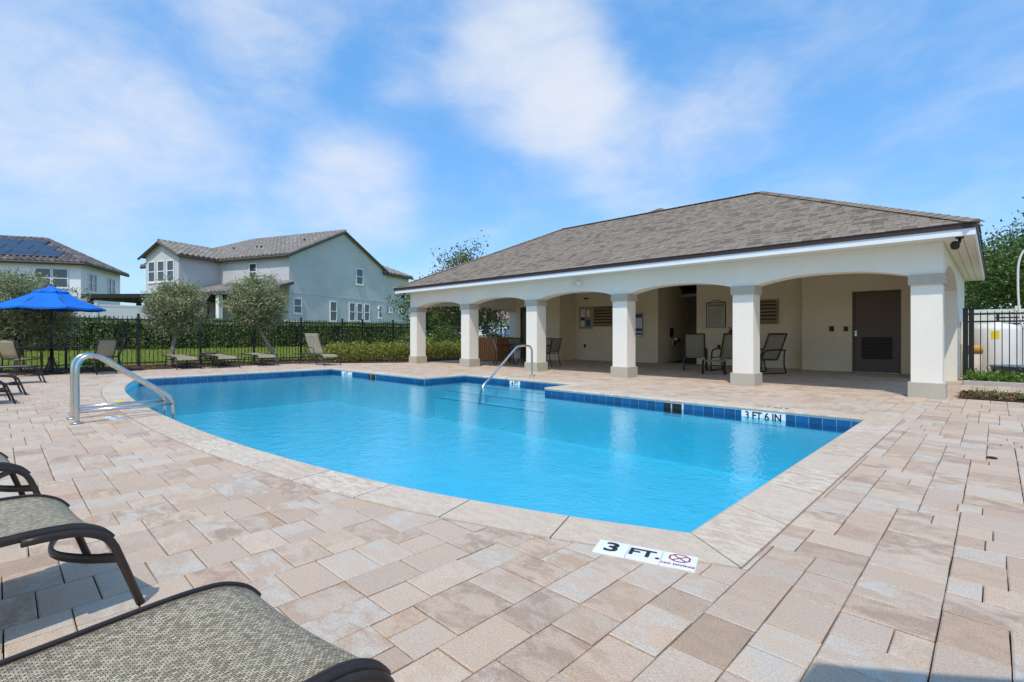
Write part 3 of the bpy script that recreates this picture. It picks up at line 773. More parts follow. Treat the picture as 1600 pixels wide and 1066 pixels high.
def louver_vent(x0, x1, y, z0, z1):
    b = MB(); b.box(x0, x1, y-.004, y-.0015, z0, z1); v = obj('louver_vent', b, 'louver_gap', pav)
    for (a, c, d, e_) in ((x0-.05, x0, z0-.05, z1+.05), (x1, x1+.05, z0-.05, z1+.05), (x0, x1, z1, z1+.05), (x0, x1, z0-.05, z0)):
        f = MB(); f.box(a, c, y-.04, y-.001, d, e_); obj('frame', f, 'louver_tan', v)
    k = 6
    for i in range(k):
        z = z0+(z1-z0)*(i+.15)/k; h = (z1-z0)/k*.62
        s = MB(); s.add([(x0, y-.036, z), (x1, y-.036, z), (x1, y-.008, z+h), (x0, y-.008, z+h), (x0, y-.03, z-.006), (x1, y-.03, z-.006), (x1, y-.003, z+h-.006), (x0, y-.003, z+h-.006)], [(0, 1, 2, 3), (7, 6, 5, 4), (0, 4, 5, 1)]); obj('slat', s, 'louver_tan', v)
louver_vent(-11.2, -10.1, 16.2, 1.36, 2.04); louver_vent(-5.75, -4.72, 16.35, 1.37, 2.02)
def small_box(name, x, y, z, w, h, d, mat):
    m = MB(); m.bbox(x-w/2, x+w/2, y-d, y-.001, z-h/2, z+h/2, .006); return obj(name, m, mat, pav)
small_box('switch_box', -3.23, 16.0, 1.16, .10, .14, .05, 'black_plastic'); small_box('switch_box', -2.9, 16.0, 1.16, .085, .13, .05, 'black_plastic')
small_box('outlet_cover', -11.66, 16.2, .56, .08, .14, .035, 'black_plastic'); small_box('outlet_cover', -6.45, 16.35, .60, .09, .14, .05, 'black_plastic')
small_box('outlet_cover', -8.15, 18.6, .62, .08, .14, .035, 'black_plastic'); small_box('ceiling_speaker', -11.6, 16.2, 2.42, .2, .05, .06, 'black_plastic')
def flood(x, y, z, white):
    b = MB(); b.lathe([(.055, 0), (.06, .03), (.03, .05)], 0, 0, 14); b.xf(Matrix.Translation((x, y, z)) @ Matrix.Rotation(R(90), 4, 'X')); f = obj('security_light', b, 'vinyl' if white else 'black_plastic', pav, True)
    for s in (-1, 1):
        h = MB(); h.lathe([(.02, 0), (.045, .03), (.055, .10), (.05, .105)], 0, 0, 14); h.xf(Matrix.Translation((x+s*.07, y-.07, z)) @ Matrix.Rotation(R(s*35), 4, 'Z') @ Matrix.Rotation(R(110), 4, 'X')); obj('lamp_head', h, 'lamp_glass' if white else 'black_plastic', f, True)
flood(-7.55, 10.195, 2.30, True)
def eave_camera(x, y):
    b = MB(); b.lathe([(.05, ZB-.02), (.05, ZB+.0)], x, y, 14); c = obj('security_camera', b, 'black_plastic', pav, True)
    s = MB(); s.tube([(x, y, ZB-.02), (x, y, ZB-.07), (x-.03, y-.03, ZB-.1)], .02, 8); obj('bracket', s, 'black_plastic', c, True)
    d = MB(); d.lathe([(.01, -.065), (.045, -.05), (.06, 0), (.045, .05), (.01, .065)], 0, 0, 14); d.xf(Matrix.Translation((x-.05, y-.04, ZB-.12))); obj('dome', d, 'black_plastic', c, True)
eave_camera(-.38, 9.98); eave_camera(-14.95, 10.0)
# items hung on the walls
def board(name, label, cat, x0, x1, y, z0, z1, frame, face, fw=.025):
    t = thing(name, label, cat, ((x0+x1)/2, y, z0)); cx = (x0+x1)/2
    m = MB(); m.box(x0-cx, x1-cx, -.02, -.002, 0, z1-z0); obj('panel', m, face, t)
    for (a, b, c, d) in ((x0-cx-fw, x0-cx, -fw, z1-z0+fw), (x1-cx, x1-cx+fw, -fw, z1-z0+fw), (x0-cx, x1-cx, z1-z0, z1-z0+fw), (x0-cx, x1-cx, -fw, 0)):
        q = MB(); q.box(a, b, -.035, -.001, c, d); obj('frame', q, frame, t)
    return t
t = board('notice_board', 'glazed notice board with pinned papers beside the wall vent under the arches', 'notice board', -11.9, -11.32, 16.2, 1.25, 2.08, 'bin_beige', 'board_face', .04)
for (a, b, c, d, mt) in ((-.24, -.04, .45, .75, 'paper'), (-.24, -.06, .06, .30, 'paper'), (.0, .22, .08, .34, 'print_blue'), (.03, .20, .45, .72, 'paper'), (-.22, -.05, .32, .42, 'print_black')):
    m = MB(); m.box(a, b, -.024, -.0205, c, d); obj('paper_sheet', m, mt, t)
t = board('information_poster', 'blue and white information poster on the wall beside the restroom opening', 'poster', -9.72, -9.12, 16.2, .93, 1.78, 'print_blue', 'paper', .008)
for (c, d) in ((.68, .82), (.06, .13), (.19, .3)):
    m = MB(); m.box(-.27, .27, -.024, -.0205, c, d); obj('printed_band', m, 'print_blue', t)
t = board('pool_rules_sign', 'pool rules sign with a dark frame and arched top', 'sign', -6.85, -6.25, 16.35, 1.25, 2.03, 'print_black', 'sign_face', .016)
m = MB(); pr = [(-.30, .0), (.30, .0), (.30, .01), (.17, .015), (.12, .06), (0, .085), (-.12, .06), (-.17, .015), (-.30, .01)]
m.add([(x, -.02, z) for x, z in pr], [tuple(range(len(pr)))]); m.xf(Matrix.Translation((0, -.002, .796))); obj('arched_top', m, 'sign_face', t)
m = MB(); m.tube([(x, -.024, z+.80) for x, z in [(-.30, .01), (-.17, .018), (-.12, .062), (0, .088), (.12, .062), (.17, .018), (.30, .01)]], .008, 6); obj('arched_trim', m, 'print_black', t)
tx = text_mb('POOL RULES', .085, .03); tx.xf(basis((0, -.0225, .70), (1, 0, 0), (0, 0, 1))); obj('lettering', tx, 'print_black', t)
m = MB()
for i in range(15): m.box(-.25, .25-rng.random()*.12, -.0225, -.0205, .58-i*.036, .586-i*.036)
obj('rule_lines', m, 'house_trim', t)
# drinking fountain and dark bin in the alcove, extinguisher on the wall
t = thing('drinking_fountain', 'stainless drinking fountain on the dark alcove wall', 'fountain', (-8.526, 17.2, .72))
m = MB(); m.lathe([(.10, 0), (.17, .10), (.18, .16), (.15, .165), (.12, .13)], .19, 0, 20); obj('basin', m, 'steel', t, True)
m = MB(); m.bbox(0, .12, -.12, .12, -.12, .14, .02); obj('bracket', m, 'steel', t)
m = MB(); m.tube([(.05, -.06, .14), (.05, -.06, .22), (.12, -.05, .24)], .012, 8); obj('spout', m, 'steel', t, True)
m = MB(); m.bbox(.0, .03, -.13, .13, .18, .52, .01); obj('back_plate', m, 'black_plastic', t)
t = thing('waste_bin', 'square black waste bin standing inside the alcove', 'bin', (-7.55, 17.1, 0))
m = MB(); m.bbox(-.28, .28, -.28, .28, 0, .78, .03); obj('body', m, 'black_plastic', t)
m = MB(); m.bbox(-.30, .30, -.30, .30, .785, .86, .04); obj('lid', m, 'black_plastic', t)
t = thing('fire_extinguisher', 'red fire extinguisher hung on the wall below the pool rules sign', 'extinguisher', (-6.02, 16.2, .72))
m = MB(); m.lathe([(.06, 0), (.075, .02), (.075, .36), (.06, .41), (.025, .44)], 0, 0, 16); obj('cylinder', m, 'red_paint', t, True)
m = MB(); m.tube([(0, 0, .43), (0, 0, .48), (-.08, -.02, .50)], .014, 8); m.tube([(0, -.01, .46), (.06, -.06, .38), (.07, -.075, .2)], .01, 6); obj('valve', m, 'black_plastic', t)
m = MB(); m.box(-.04, .04, .07, .149, .1, .3); obj('wall_bracket', m, 'black_plastic', t)

# ------------------------------------------------------------------ furniture
def sling_sheet(prof, hw, sag=.012, n=8, th=.004):
    """fabric stretched between two rails along the profile (y,z); closed thin slab with its own uv in metres"""
    mb = MB(); rows = []; cum = 0; uv = []; P = prof
    for sgn in (1, -1):
        cum = 0
        for i, (y, z) in enumerate(P):
            if i: cum += math.dist(P[i], P[i-1])
            t = (P[min(i+1, len(P)-1)][0]-P[max(i-1, 0)][0], P[min(i+1, len(P)-1)][1]-P[max(i-1, 0)][1]); l = math.hypot(*t); nx = (-t[1]/l, t[0]/l)
            for k in range(n+1):
                x = -hw+2*hw*k/n; s = sag*(1-(2*k/n-1)**2); o_ = -s + (0 if sgn > 0 else -th)
                mb.v.append((x, y+nx[0]*o_, z+nx[1]*o_)); uv.append((cum, x))
    m = len(P); w = n+1
    for i in range(m-1):
        for k in range(n):
            a = i*w+k; mb.f.append((a, a+1, a+w+1, a+w)); b = m*w+a; mb.f.append((b, b+w, b+w+1, b+1))
    def side(ids):
        for i in range(len(ids)-1): mb.f.append((ids[i], ids[i+1], m*w+ids[i+1], m*w+ids[i]))
    side([i*w for i in range(m)]); side([i*w+n for i in range(m)][::-1]); side([k for k in range(w)][::-1]); side([(m-1)*w+k for k in range(w)])
    mb.uv = uv; return mb
def lounger(back=20, blen=1.0, arms=False):
    """chaise: origin on the ground under the middle of the foot end, lying towards -y"""
    t = thing('chaise_lounger', 'x', 'lounger'); hw = .272
    prof = [(-.78, .352), (-.5, .350), (-.25, .352), (-.15, .347), (-.10, .338), (-.06, .320), (-.032, .300), (-.012, .275)]
    prof = [(p.x, p.y) for p in bez([(y, z, 0) for y, z in prof], 3)]
    obj('seat_sling', sling_sheet(prof, hw-.004), 'sling', t, True)
    for s in (-1, 1):
        x = s*hw
        m = MB(); m.tube([(x, y, z-.008) for y, z in prof], .014, 10, (.8, 1.0)); r = obj('side_rail', m, 'bronze', t, True)
        m = MB(); m.tube([(x*.99, y, z+.004) for y, z in prof], .006, 6); obj('sling_hem', m, 'bronze', r, True)
        m = MB(); m.tube([(x+s*.012, y, z-.022) for y, z in prof[6:-1]] + [(x+s*.014, -.005, .235), (x+s*.016, .03, .13), (x+s*.018, .072, .0)], .0135, 10); obj('leg', m, 'bronze', t, True)
        m = MB(); m.tube([(x, -1.28, .36), (x+s*.01, -1.34, .2), (x+s*.016, -1.42, .0)], .0135, 8); obj('leg', m, 'bronze', t, True)
        m = MB(); m.tube([(x, -.76, .366), (x, -1.3, .352), (x, -1.9, .345)], .014, 8); obj('base_rail', m, 'bronze', t, True)
    m = MB(); m.tube(bez([(-hw-.012, .015, .19), (-hw*.6, -.07, .185), (0, -.115, .18), (hw*.6, -.07, .185), (hw+.012, .015, .19)], 5), .012, 8, (.7, 1.5)); obj('crossbar', m, 'bronze', t, True)
    m = MB(); m.tube([(-hw, -1.32, .25), (hw, -1.32, .25)], .011, 8); obj('crossbar', m, 'bronze', t, True)
    ca, sa = math.cos(R(back)), math.sin(R(back)); bp_ = [(-.80-blen*q*ca - (.03*math.sin(q*3.1)), .356+blen*q*sa) for q in (0, .1, .25, .4, .55, .7, .85, 1.0)]
    bp_ = bp_[::-1]
    obj('back_sling', sling_sheet(bp_, hw-.03), 'sling', t, True)
    for s in (-1, 1):
        m = MB(); m.tube([(s*(hw-.026), y, z-.006) for y, z in bp_], .012, 8); obj('back_rail', m, 'bronze', t, True)
    if arms:
        for s in (-1, 1):
            m = MB(); m.tube(bez([(s*(hw+.02), -1.0, .36), (s*(hw+.045), -1.02, .52), (s*(hw+.05), -.9, .58), (s*(hw+.05), -.62, .575), (s*(hw+.045), -.52, .52), (s*(hw+.02), -.53, .37)], 4), .012, 8); obj('armrest', m, 'bronze', t, True)
    return t
g1 = 'chaise loungers lined up along the bowed pool edge'
L2 = lounger(22); tag(L2, 'olive sling chaise lounger in the row end closest to the 3 FT no diving tiles', 'lounger', g1); L2.location = (-1.21, .555, 0); L2.rotation_euler = (0, 0, R(8))
dup(L2, (-2.56, .26, 0), R(8.5), 'olive sling chaise lounger second in the row from the 3 FT no diving tiles')
dup(L2, (-3.92, .09, 0), R(8), 'olive sling chaise lounger third in the row from the 3 FT no diving tiles')
for (x, y, lab) in ((-10.45, .10, 'sling chaise lounger just past the twin steel grab rails towards the blue umbrella'), (-11.75, .25, 'sling chaise lounger between the grab rails and the umbrella table, second from the rails'),
                    (-14.45, .62, 'sling chaise lounger beside the table under the blue umbrella')): dup(L2, (x, y, 0), R(4), lab, group='chaise loungers near the umbrella table')
FL = lounger(1.5); tag(FL, 'flat lowered chaise lounger beside the left olive trunk facing the pool', 'lounger', 'flat loungers along the planting bed'); FL.location = (-16.72, 3.85, 0); FL.rotation_euler = (0, 0, R(-90))
dup(FL, (-16.55, 4.85, 0), R(-90), 'flat lowered chaise lounger next to the small side table by the bed'); dup(FL, (-16.6, 6.0, 0), R(-91), 'flat lowered chaise lounger in front of the leaning olive trunk')
UL = lounger(60, .8, arms=True); tag(UL, 'chaise lounger with raised backrest and arms in front of the lime shrubs', 'lounger'); UL.location = (-15.45, 7.55, 0); UL.rotation_euler = (0, 0, R(-84))
t = thing('side_table', 'small low bronze side table between two flat loungers', 'table', (-16.75, 4.37, 0))
m = MB(); m.lathe([(.22, .43), (.23, .44), (.23, .455), (.22, .46)], 0, 0, 24); obj('table_top', m, 'bronze', t)
for k in range(4):
    a = R(45+90*k); m = MB(); m.tube([(.17*math.cos(a), .17*math.sin(a), .432), (.2*math.cos(a), .2*math.sin(a), 0)], .011, 6); obj('leg', m, 'bronze', t)

def dining_chair(name='dining_chair'):
    """sling armchair, faces +y"""
    t = thing(name, 'x', 'chair'); hw = .25
    obj('seat', sling_sheet([(-.22, .40), (-.1, .405), (.1, .42), (.2, .425), (.24, .41)], hw-.02), 'sling', t, True)
    bk = [(-.34, .87), (-.33, .80), (-.30, .68), (-.26, .54), (-.225, .45)]
    obj('backrest', sling_sheet(bk, hw-.02), 'sling', t, True)
    m = MB(); m.tube([(-hw, -.345, .875), (hw, -.345, .875)], .014, 8); obj('top_rail', m, 'bronze', t, True)
    for s in (-1, 1):
        m = MB(); m.tube([(s*hw, y, z) for y, z in bk] + [(s*hw, -.22, .40)], .014, 8); obj('back_rail', m, 'bronze', t, True)
        m = MB(); m.tube(bez([(s*(hw+.012), .27, 0), (s*(hw+.012), .25, .3), (s*(hw+.012), .23, .58), (s*(hw+.012), .16, .64), (s*(hw+.012), -.05, .645), (s*(hw+.012), -.285, .63)], 4), .013, 8); obj('armrest', m, 'bronze', t, True)
        m = MB(); m.tube([(s*hw, -.22, .41), (s*hw, -.25, .2), (s*hw, -.31, 0)], .013, 8); obj('leg', m, 'bronze', t, True)
        m = MB(); m.tube([(s*hw, -.23, .40), (s*hw, .24, .415)], .012, 8); obj('seat_rail', m, 'bronze', t, True)
    return t
def round_table(loc, label, r=.55, h=.70):
    t = thing('round_table', label, 'table', loc)
    m = MB(); m.lathe([(r-.02, h-.03), (r, h-.022), (r, h-.006), (r-.012, h), (.03, h)], 0, 0, 36, True, False); obj('table_top', m, 'bronze', t)
    m = MB(); m.lathe([(.05, .04), (.035, .12), (.033, h-.03)], 0, 0, 14); obj('pedestal', m, 'bronze', t, True)
    for k in range(4):
        a = R(45+90*k); c, s = math.cos(a), math.sin(a)
        m = MB(); m.tube(bez([(.05*c, .05*s, .42), (.10*c, .10*s, .25), (.2*c, .2*s, .08), (.32*c, .32*s, .0+.014)], 4), .016, 8); obj('leg', m, 'bronze', t, True)
    return t
def umbrella(loc, label, rot=0, R_=1.12, ze=1.68, zt=2.24):
    t = thing('patio_umbrella', label, 'umbrella', loc, rot)
    def canopy(r0, z0, r1, z1, sub=6, sag=.05):
        mb = MB(); rows = []
        for i in range(sub+1):
            f = i/sub; row = []
            for k in range(48):
                a = 2*math.pi*k/48; seg = (k % 6)/6; edge = math.cos(math.pi/8)/math.cos((a % (math.pi/4))-math.pi/8)
                r = (r0+(r1-r0)*f)*edge; z = z0+(z1-z0)*f; dip = math.sin(math.pi*seg)
                z -= sag*dip*f*.55 + .05*math.sin(math.pi*f)*.5; row.append((r*math.cos(a), r*math.sin(a), z))
            rows.append(row)
        v = [p for r in rows for p in r]; n = 48; f_ = []
        for i in range(sub):
            for k in range(n): f_.append((i*n+k, (i+1)*n+k, (i+1)*n+(k+1) % n, i*n+(k+1) % n))
        mb.add(v, f_); lo = [(x, y, z-.006) for x, y, z in v]; b = len(v); mb.v += lo; mb.f += [tuple(b+q for q in reversed(f)) for f in f_]
        # hanging hem
        h = len(mb.v); last = rows[-1]; mb.v += [(x*1.003, y*1.003, z-.045) for x, y, z in last]
        for k in range(n): mb.f.append((sub*n+k, h+k, h+(k+1) % n, sub*n+(k+1) % n))
        return mb
    c = obj('canopy', canopy(.17, zt-.10, R_, ze), 'canvas_blue', t)
    obj('vent_cap', canopy(.012, zt, .36, zt-.145, 4, .05), 'canvas_blue', c)
    m = MB(); m.tube([(0, 0, .0), (0, 0, zt-.01)], .02, 12); obj('pole', m, 'bronze', t, True)
    m = MB(); m.lathe([(.005, zt+.045), (.02, zt+.03), (.022, zt-.005)], 0, 0, 10); obj('finial', m, 'bronze', t, True)
    m = MB(); m.lathe([(.26, 0), (.26, .05), (.06, .09), (.035, .30)], 0, 0, 24); obj('base', m, 'black_plastic', t)
    for k in range(8):
        a = k*math.pi/4; m = MB(); m.tube([(.03*math.cos(a), .03*math.sin(a), zt-.13), (.7*math.cos(a), .7*math.sin(a), (zt-.13+ze)/2-.03), (R_*.985*math.cos(a), R_*.985*math.sin(a), ze-.018)], .009, 6); rb = obj('rib', m, 'bronze', t)
        m = MB(); m.tube([(.03*math.cos(a), .03*math.sin(a), zt-.62), (.66*math.cos(a), .66*math.sin(a), (zt-.13+ze)/2-.05)], .007, 6); obj('strut', m, 'bronze', rb)
    m = MB(); m.lathe([(.045, zt-.66), (.045, zt-.58)], 0, 0, 12); obj('hub', m, 'bronze', t)
    return t
UM = (-17.15, .97, 0)
umbrella(UM, 'blue market umbrella open over the dining table by the fence', R(10))
umbrella((1.36, .04, 0), 'blue market umbrella standing on the open deck across from the steel grab rails', R(-29.5), R_=1.38, ze=1.85, zt=2.4)
round_table((UM[0], UM[1], 0), 'round bronze table around the pole of the blue umbrella', .6, .70)
ch = dining_chair(); tag(ch, 'sling armchair at the umbrella table on its pool side', 'chair', 'chairs around the umbrella table'); ch.location = (-16.25, 1.75, 0); ch.rotation_euler = (0, 0, R(125))
dup(ch, (-17.2, 2.1, 0), R(175), 'sling armchair at the umbrella table facing away from the pool corner'); dup(ch, (-17.95, .45, 0), R(-50), 'sling armchair at the umbrella table on the fence side'); dup(ch, (-16.75, .42, 0), R(35), 'sling armchair at the umbrella table beside the loungers')
# table set inside the pavilion
round_table((-11.35, 12.3, 0), 'round bronze table under the pavilion roof near the slatted box', .55, .70)
g = 'dining chairs around the pavilion table'
dup(ch, (-11.75, 11.75, 0), R(-35), 'dark sling chair tucked at the pavilion table next to the slatted box', group=g); dup(ch, (-12.05, 12.75, 0), R(-115), 'dark sling chair at the pavilion table backing onto the slatted box', group=g)
dup(ch, (-11.3, 13.05, 0), R(178), 'dark sling chair at the pavilion table facing the pool', group=g); dup(ch, (-10.25, 12.25, 0), R(95), 'dark sling chair at the pavilion table backing onto the notice board side', group=g)
def lounge_chair():
    """tall-backed sling recliner with curved arms and sled base, faces +y"""
    t = thing('recliner_chair', 'x', 'chair'); hw = .27
    obj('seat', sling_sheet([(-.24, .34), (-.05, .345), (.15, .375), (.26, .395), (.31, .375)], hw-.02), 'sling', t, True)
    bk = [(-.60, 1.02), (-.575, .97), (-.50, .82), (-.40, .62), (-.30, .44), (-.25, .36)]
    obj('backrest', sling_sheet(bk, hw-.015), 'sling', t, True)
    m = MB(); m.tube([(-hw, -.60, 1.022), (hw, -.60, 1.022)], .019, 8); obj('top_rail', m, 'bronze', t, True)
    for s in (-1, 1):
        m = MB(); m.tube([(s*hw, y, z) for y, z in bk] + [(s*hw, .28, .375)], .019, 8); obj('back_rail', m, 'bronze', t, True)
        x = s*(hw+.03)
        m = MB(); m.tube(bez([(x, .34, .02), (x, .33, .25), (x, .27, .50), (x, .14, .59), (x, -.15, .61), (x, -.52, .60)], 4), .021, 8); obj('armrest', m, 'bronze', t, True)
        m = MB(); m.tube([(x, .36, .014), (x, -.5, .014)], .018, 8); obj('runner', m, 'bronze', t, True)
        m = MB(); m.tube(bez([(x, -.48, .6), (x, -.46, .35), (x, -.47, .18), (x, -.54, .014)], 3), .019, 8); obj('leg', m, 'bronze', t, True)
    m = MB(); m.tube([(-hw-.03, .33, .16), (hw+.03, .33, .16)], .012, 8); obj('crossbar', m, 'bronze', t, True)
    return t
rc = lounge_chair(); g = 'sling recliners inside the pavilion'; tag(rc, 'tall sling recliner below the left edge of the pool rules sign', 'chair', g); rc.location = (-6.1, 13.75, 0); rc.rotation_euler = (0, 0, R(205))
dup(rc, (-5.28, 13.9, 0), R(182), 'tall sling recliner half hidden by the column in front of it, next to the ottoman'); dup(rc, (-4.35, 13.75, 0), R(156), 'tall sling recliner in profile near the door wall corner')
t = thing('sling_ottoman', 'low sling ottoman on a sled base between the recliners', 'ottoman', (-5.15, 12.7, 0), R(205))
obj('seat', sling_sheet([(-.26, .33), (-.22, .355), (0, .365), (.22, .355), (.26, .33)], .25), 'sling', t, True)
for s in (-1, 1):
    m = MB(); m.tube([(s*.25, -.26, .335), (s*.25, 0, .35), (s*.25, .26, .335)], .018, 8); obj('side_rail', m, 'bronze', t, True)
    m = MB(); m.tube([(s*.25, -.24, .33), (s*.26, -.28, .016), (s*.26, .28, .016), (s*.25, .24, .33)], .018, 8); obj('sled_leg', m, 'bronze', t, True)
# slatted timber bin box
t = thing('slatted_box', 'reddish timber slatted box planter inside the pavilion', 'planter', (-13.85, 13.3, 0), R(8))
m = MB(); m.box(-.5, .5, -.45, .45, .05, .84); obj('liner', m, 'drip_brown', t)
for k in range(11):
    x = -.5+k*.1; m = MB(); m.bbox(x-.04, x+.04, -.49, -.455, .02, .86, .006); obj('slat', m, 'wood_slat', t)
for k in range(10):
    y = -.42+k*.093; m = MB(); m.bbox(.505, .54, y-.036, y+.036, .02, .86, .006); obj('slat', m, 'wood_slat', t)
for (a, b, c, d) in ((-.54, .56, -.51, -.40), (-.54, .56, .40, .51), (-.54, -.43, -.40, .40), (.45, .56, -.40, .40)):
    m = MB(); m.box(a, b, c, d, .862, .90); obj('top_rail', m, 'wood_slat', t)
pp = nr.normal(size=(260, 3))*np.array([.2, .16, .05]) + np.array([0, 0, .93]); V, C = leaves(pp, .1, .035, [(.30, .32, .04), (.16, .24, .04), (.4, .38, .06)], up=.8)
np_quads('foliage', V, 'leaf', C, t)

# ------------------------------------------------------------------ grab rails
def rail(x):
    m = MB(); m.tube(bez([(x, .63, .0), (x, .63, .3), (x, .63, .58), (x, .655, .70), (x, .735, .757), (x, .85, .735), (x, 1.0, .62), (x, 1.25, .43), (x, 1.44, .285), (x, 1.525, .19), (x, 1.55, .05), (x, 1.55, -.35)], 5), .024, 14); return m
t = thing('grab_rails', 'pair of polished stainless grab rails at the curved pool edge', 'handrail', (0, 0, 0))
for x in (-7.85, -7.41):
    obj('rail', rail(x), 'steel', t, True)
    m = MB(); m.tube([(x, .63, .135), (x, 1.55, .135)], .022, 12); obj('lower_bar', m, 'steel', t, True)
    m = MB(); m.lathe([(.062, .004), (.06, .016), (.028, .02)], x, .63, 20); obj('flange', m, 'steel', t, True)
t = thing('step_handrail', 'single stainless handrail rising from the pool entry steps', 'handrail', (0, 0, 0)); x = -7.95
m = MB(); m.tube(bez([(x, 8.9, .0), (x, 8.9, .4), (x, 8.89, .62), (x, 8.83, .71), (x, 8.72, .735), (x, 8.5, .735), (x, 8.36, .70), (x, 8.1, .5), (x, 7.6, .1), (x, 7.3, -.14), (x, 7.2, -.55)], 5), .024, 14); obj('rail', m, 'steel', t, True)
m = MB(); m.lathe([(.062, .004), (.06, .016), (.028, .02)], x, 8.9, 20); obj('flange', m, 'steel', t, True)
m = MB(); m.bbox(-.10, .10, -.05, .05, .005, .022, .008); o = obj('drain_cover', m, 'yellow_plastic'); o.location = (-9.3, 1.27, 0); tag(o, 'flat yellow plastic cover lying on the coping past the grab rails', 'cover')
m = MB(); m.lathe([(.035, .003), (.035, .008), (.02, .012)], 0, 0, 14); o = obj('deck_cap', m, 'black_plastic'); o.location = (-.02, 5.6, 0); tag(o, 'small round black cap set in the pavers', 'cap')

# ------------------------------------------------------------------ fences
def picket_mesh(h, w=.016):
    m = MB(); m.box(-w/2, w/2, -w/2, w/2, .06, h-.02); m.add([(-w/2, -w/2, h-.02), (w/2, -w/2, h-.02), (w/2, w/2, h-.02), (-w/2, w/2, h-.02), (0, 0, h+.015)], [(0, 1, 4), (1, 2, 4), (2, 3, 4), (3, 0, 4)])
    return mesh_of('picket', m, 'black_metal')
def metal_fence(label, a, b, posts, h, rails, spacing, single=300, pw=.06):
    a, b = Vector(a), Vector(b); d = (b-a); L_ = d.length; d.normalize(); ang = math.atan2(d.y, d.x); t = thing('metal_fence', label, 'fence', (a.x, a.y, 0), ang)
    for z in rails:
        m = MB(); m.box(0, L_, -.016, .016, z-.017, z+.017); obj('rail', m, 'black_metal', t)
    pm = MB(); pm.bbox(-pw/2, pw/2, -pw/2, pw/2, 0, h+.05, .006); pm.box(-pw/2-.008, pw/2+.008, -pw/2-.008, pw/2+.008, h+.051, h+.075); pme = mesh_of('post', pm, 'black_metal')
    for s in posts: link('post', pme, t, (s, 0, 0))
    me = picket_mesh(h); rest = MB(); n = int(L_/spacing); c = 0
    for i in range(n):
        s = (i+.5)*L_/n
        if any(abs(s-p) < pw*.75 for p in posts): continue
        if c < single: link('picket', me, t, (s, 0, 0))
        else: rest.box(s-.008, s+.008, -.008, .008, .06, h)
        c += 1
    if rest.v: tag(obj('picket_row', rest, 'black_metal', t), kind='stuff')
    return t
Yp = [-5.3, -3.6, -1.95, -.3, 1.4, 3.1, 4.8, 6.5, 8.2, 9.9, 10.8, 12.3, 14, 15.7, 17.4, 19.1, 20.8, 22.5]
metal_fence('long black picket fence between the planting bed and the lawn', (-19.3, -6, 0), (-19.3, 24, 0), [y+6 for y in Yp], 1.58, (.12, 1.30, 1.47), .112, 290)
gate = metal_fence('black picket fence joining the pavilion side wall behind green ground cover', (-.50, 14.7, 0), (4.0, 14.7, 0), [.035, .13, 2.0], 1.50, (.14, 1.28, 1.44), .108, 300, .085)
metal_fence('black picket fence enclosing the equipment yard behind the white tank', (.0, 18.2, 0), (5.0, 18.2, 0), [0.05, 2, 4], 1.5, (.14, 1.28, 1.44), .11, 300)
def vinyl_fence(label, pts, h):
    t = thing('vinyl_fence', label, 'fence', (0, 0, 0)); 
    for (a, b) in zip(pts[:-1], pts[1:]):
        a, b = Vector(a), Vector(b); n = max(1, round((b-a).length/2.4)); d = (b-a)/n; u = d.normalized(); w = Vector((-u.y, u.x, 0))
        for i in range(n):
            p = a+d*i; q = p+d
            ps = MB(); ps.bbox(-.065, .065, -.065, .065, -.1, h+.08, .012); ps.xf(Matrix.Translation(p)); obj('post', ps, 'vinyl', t)
            k = 12; st = (q-p).length/k; M4 = basis(p, u, w)
            for j in range(k):
                bd = MB(); bd.box(j*st+.003, (j+1)*st-.003, -.012, .012, .08, h-.06); bd.xf(M4); obj('board', bd, 'vinyl', t)
            for z0, z1 in ((.02, .12), (h-.1, h)):
                rl = MB(); rl.box(.05, (q-p).length-.05, -.025, .025, z0, z1); rl.xf(M4); obj('rail', rl, 'vinyl', t)
    return t
vinyl_fence('cream vinyl privacy fence behind the clipped hedge', [(-34.3, -6, .6), (-34.0, 8.5, .6)], 2.0)
vinyl_fence('cream vinyl privacy fence beside the grey house gable wall', [(-33.2, 10.8, .55), (-33.0, 15.4, .55)], 1.35)
vinyl_fence('pale vinyl fence behind the equipment yard', [(-2, 22.0, 0), (8, 22.0, 0)], 1.8)

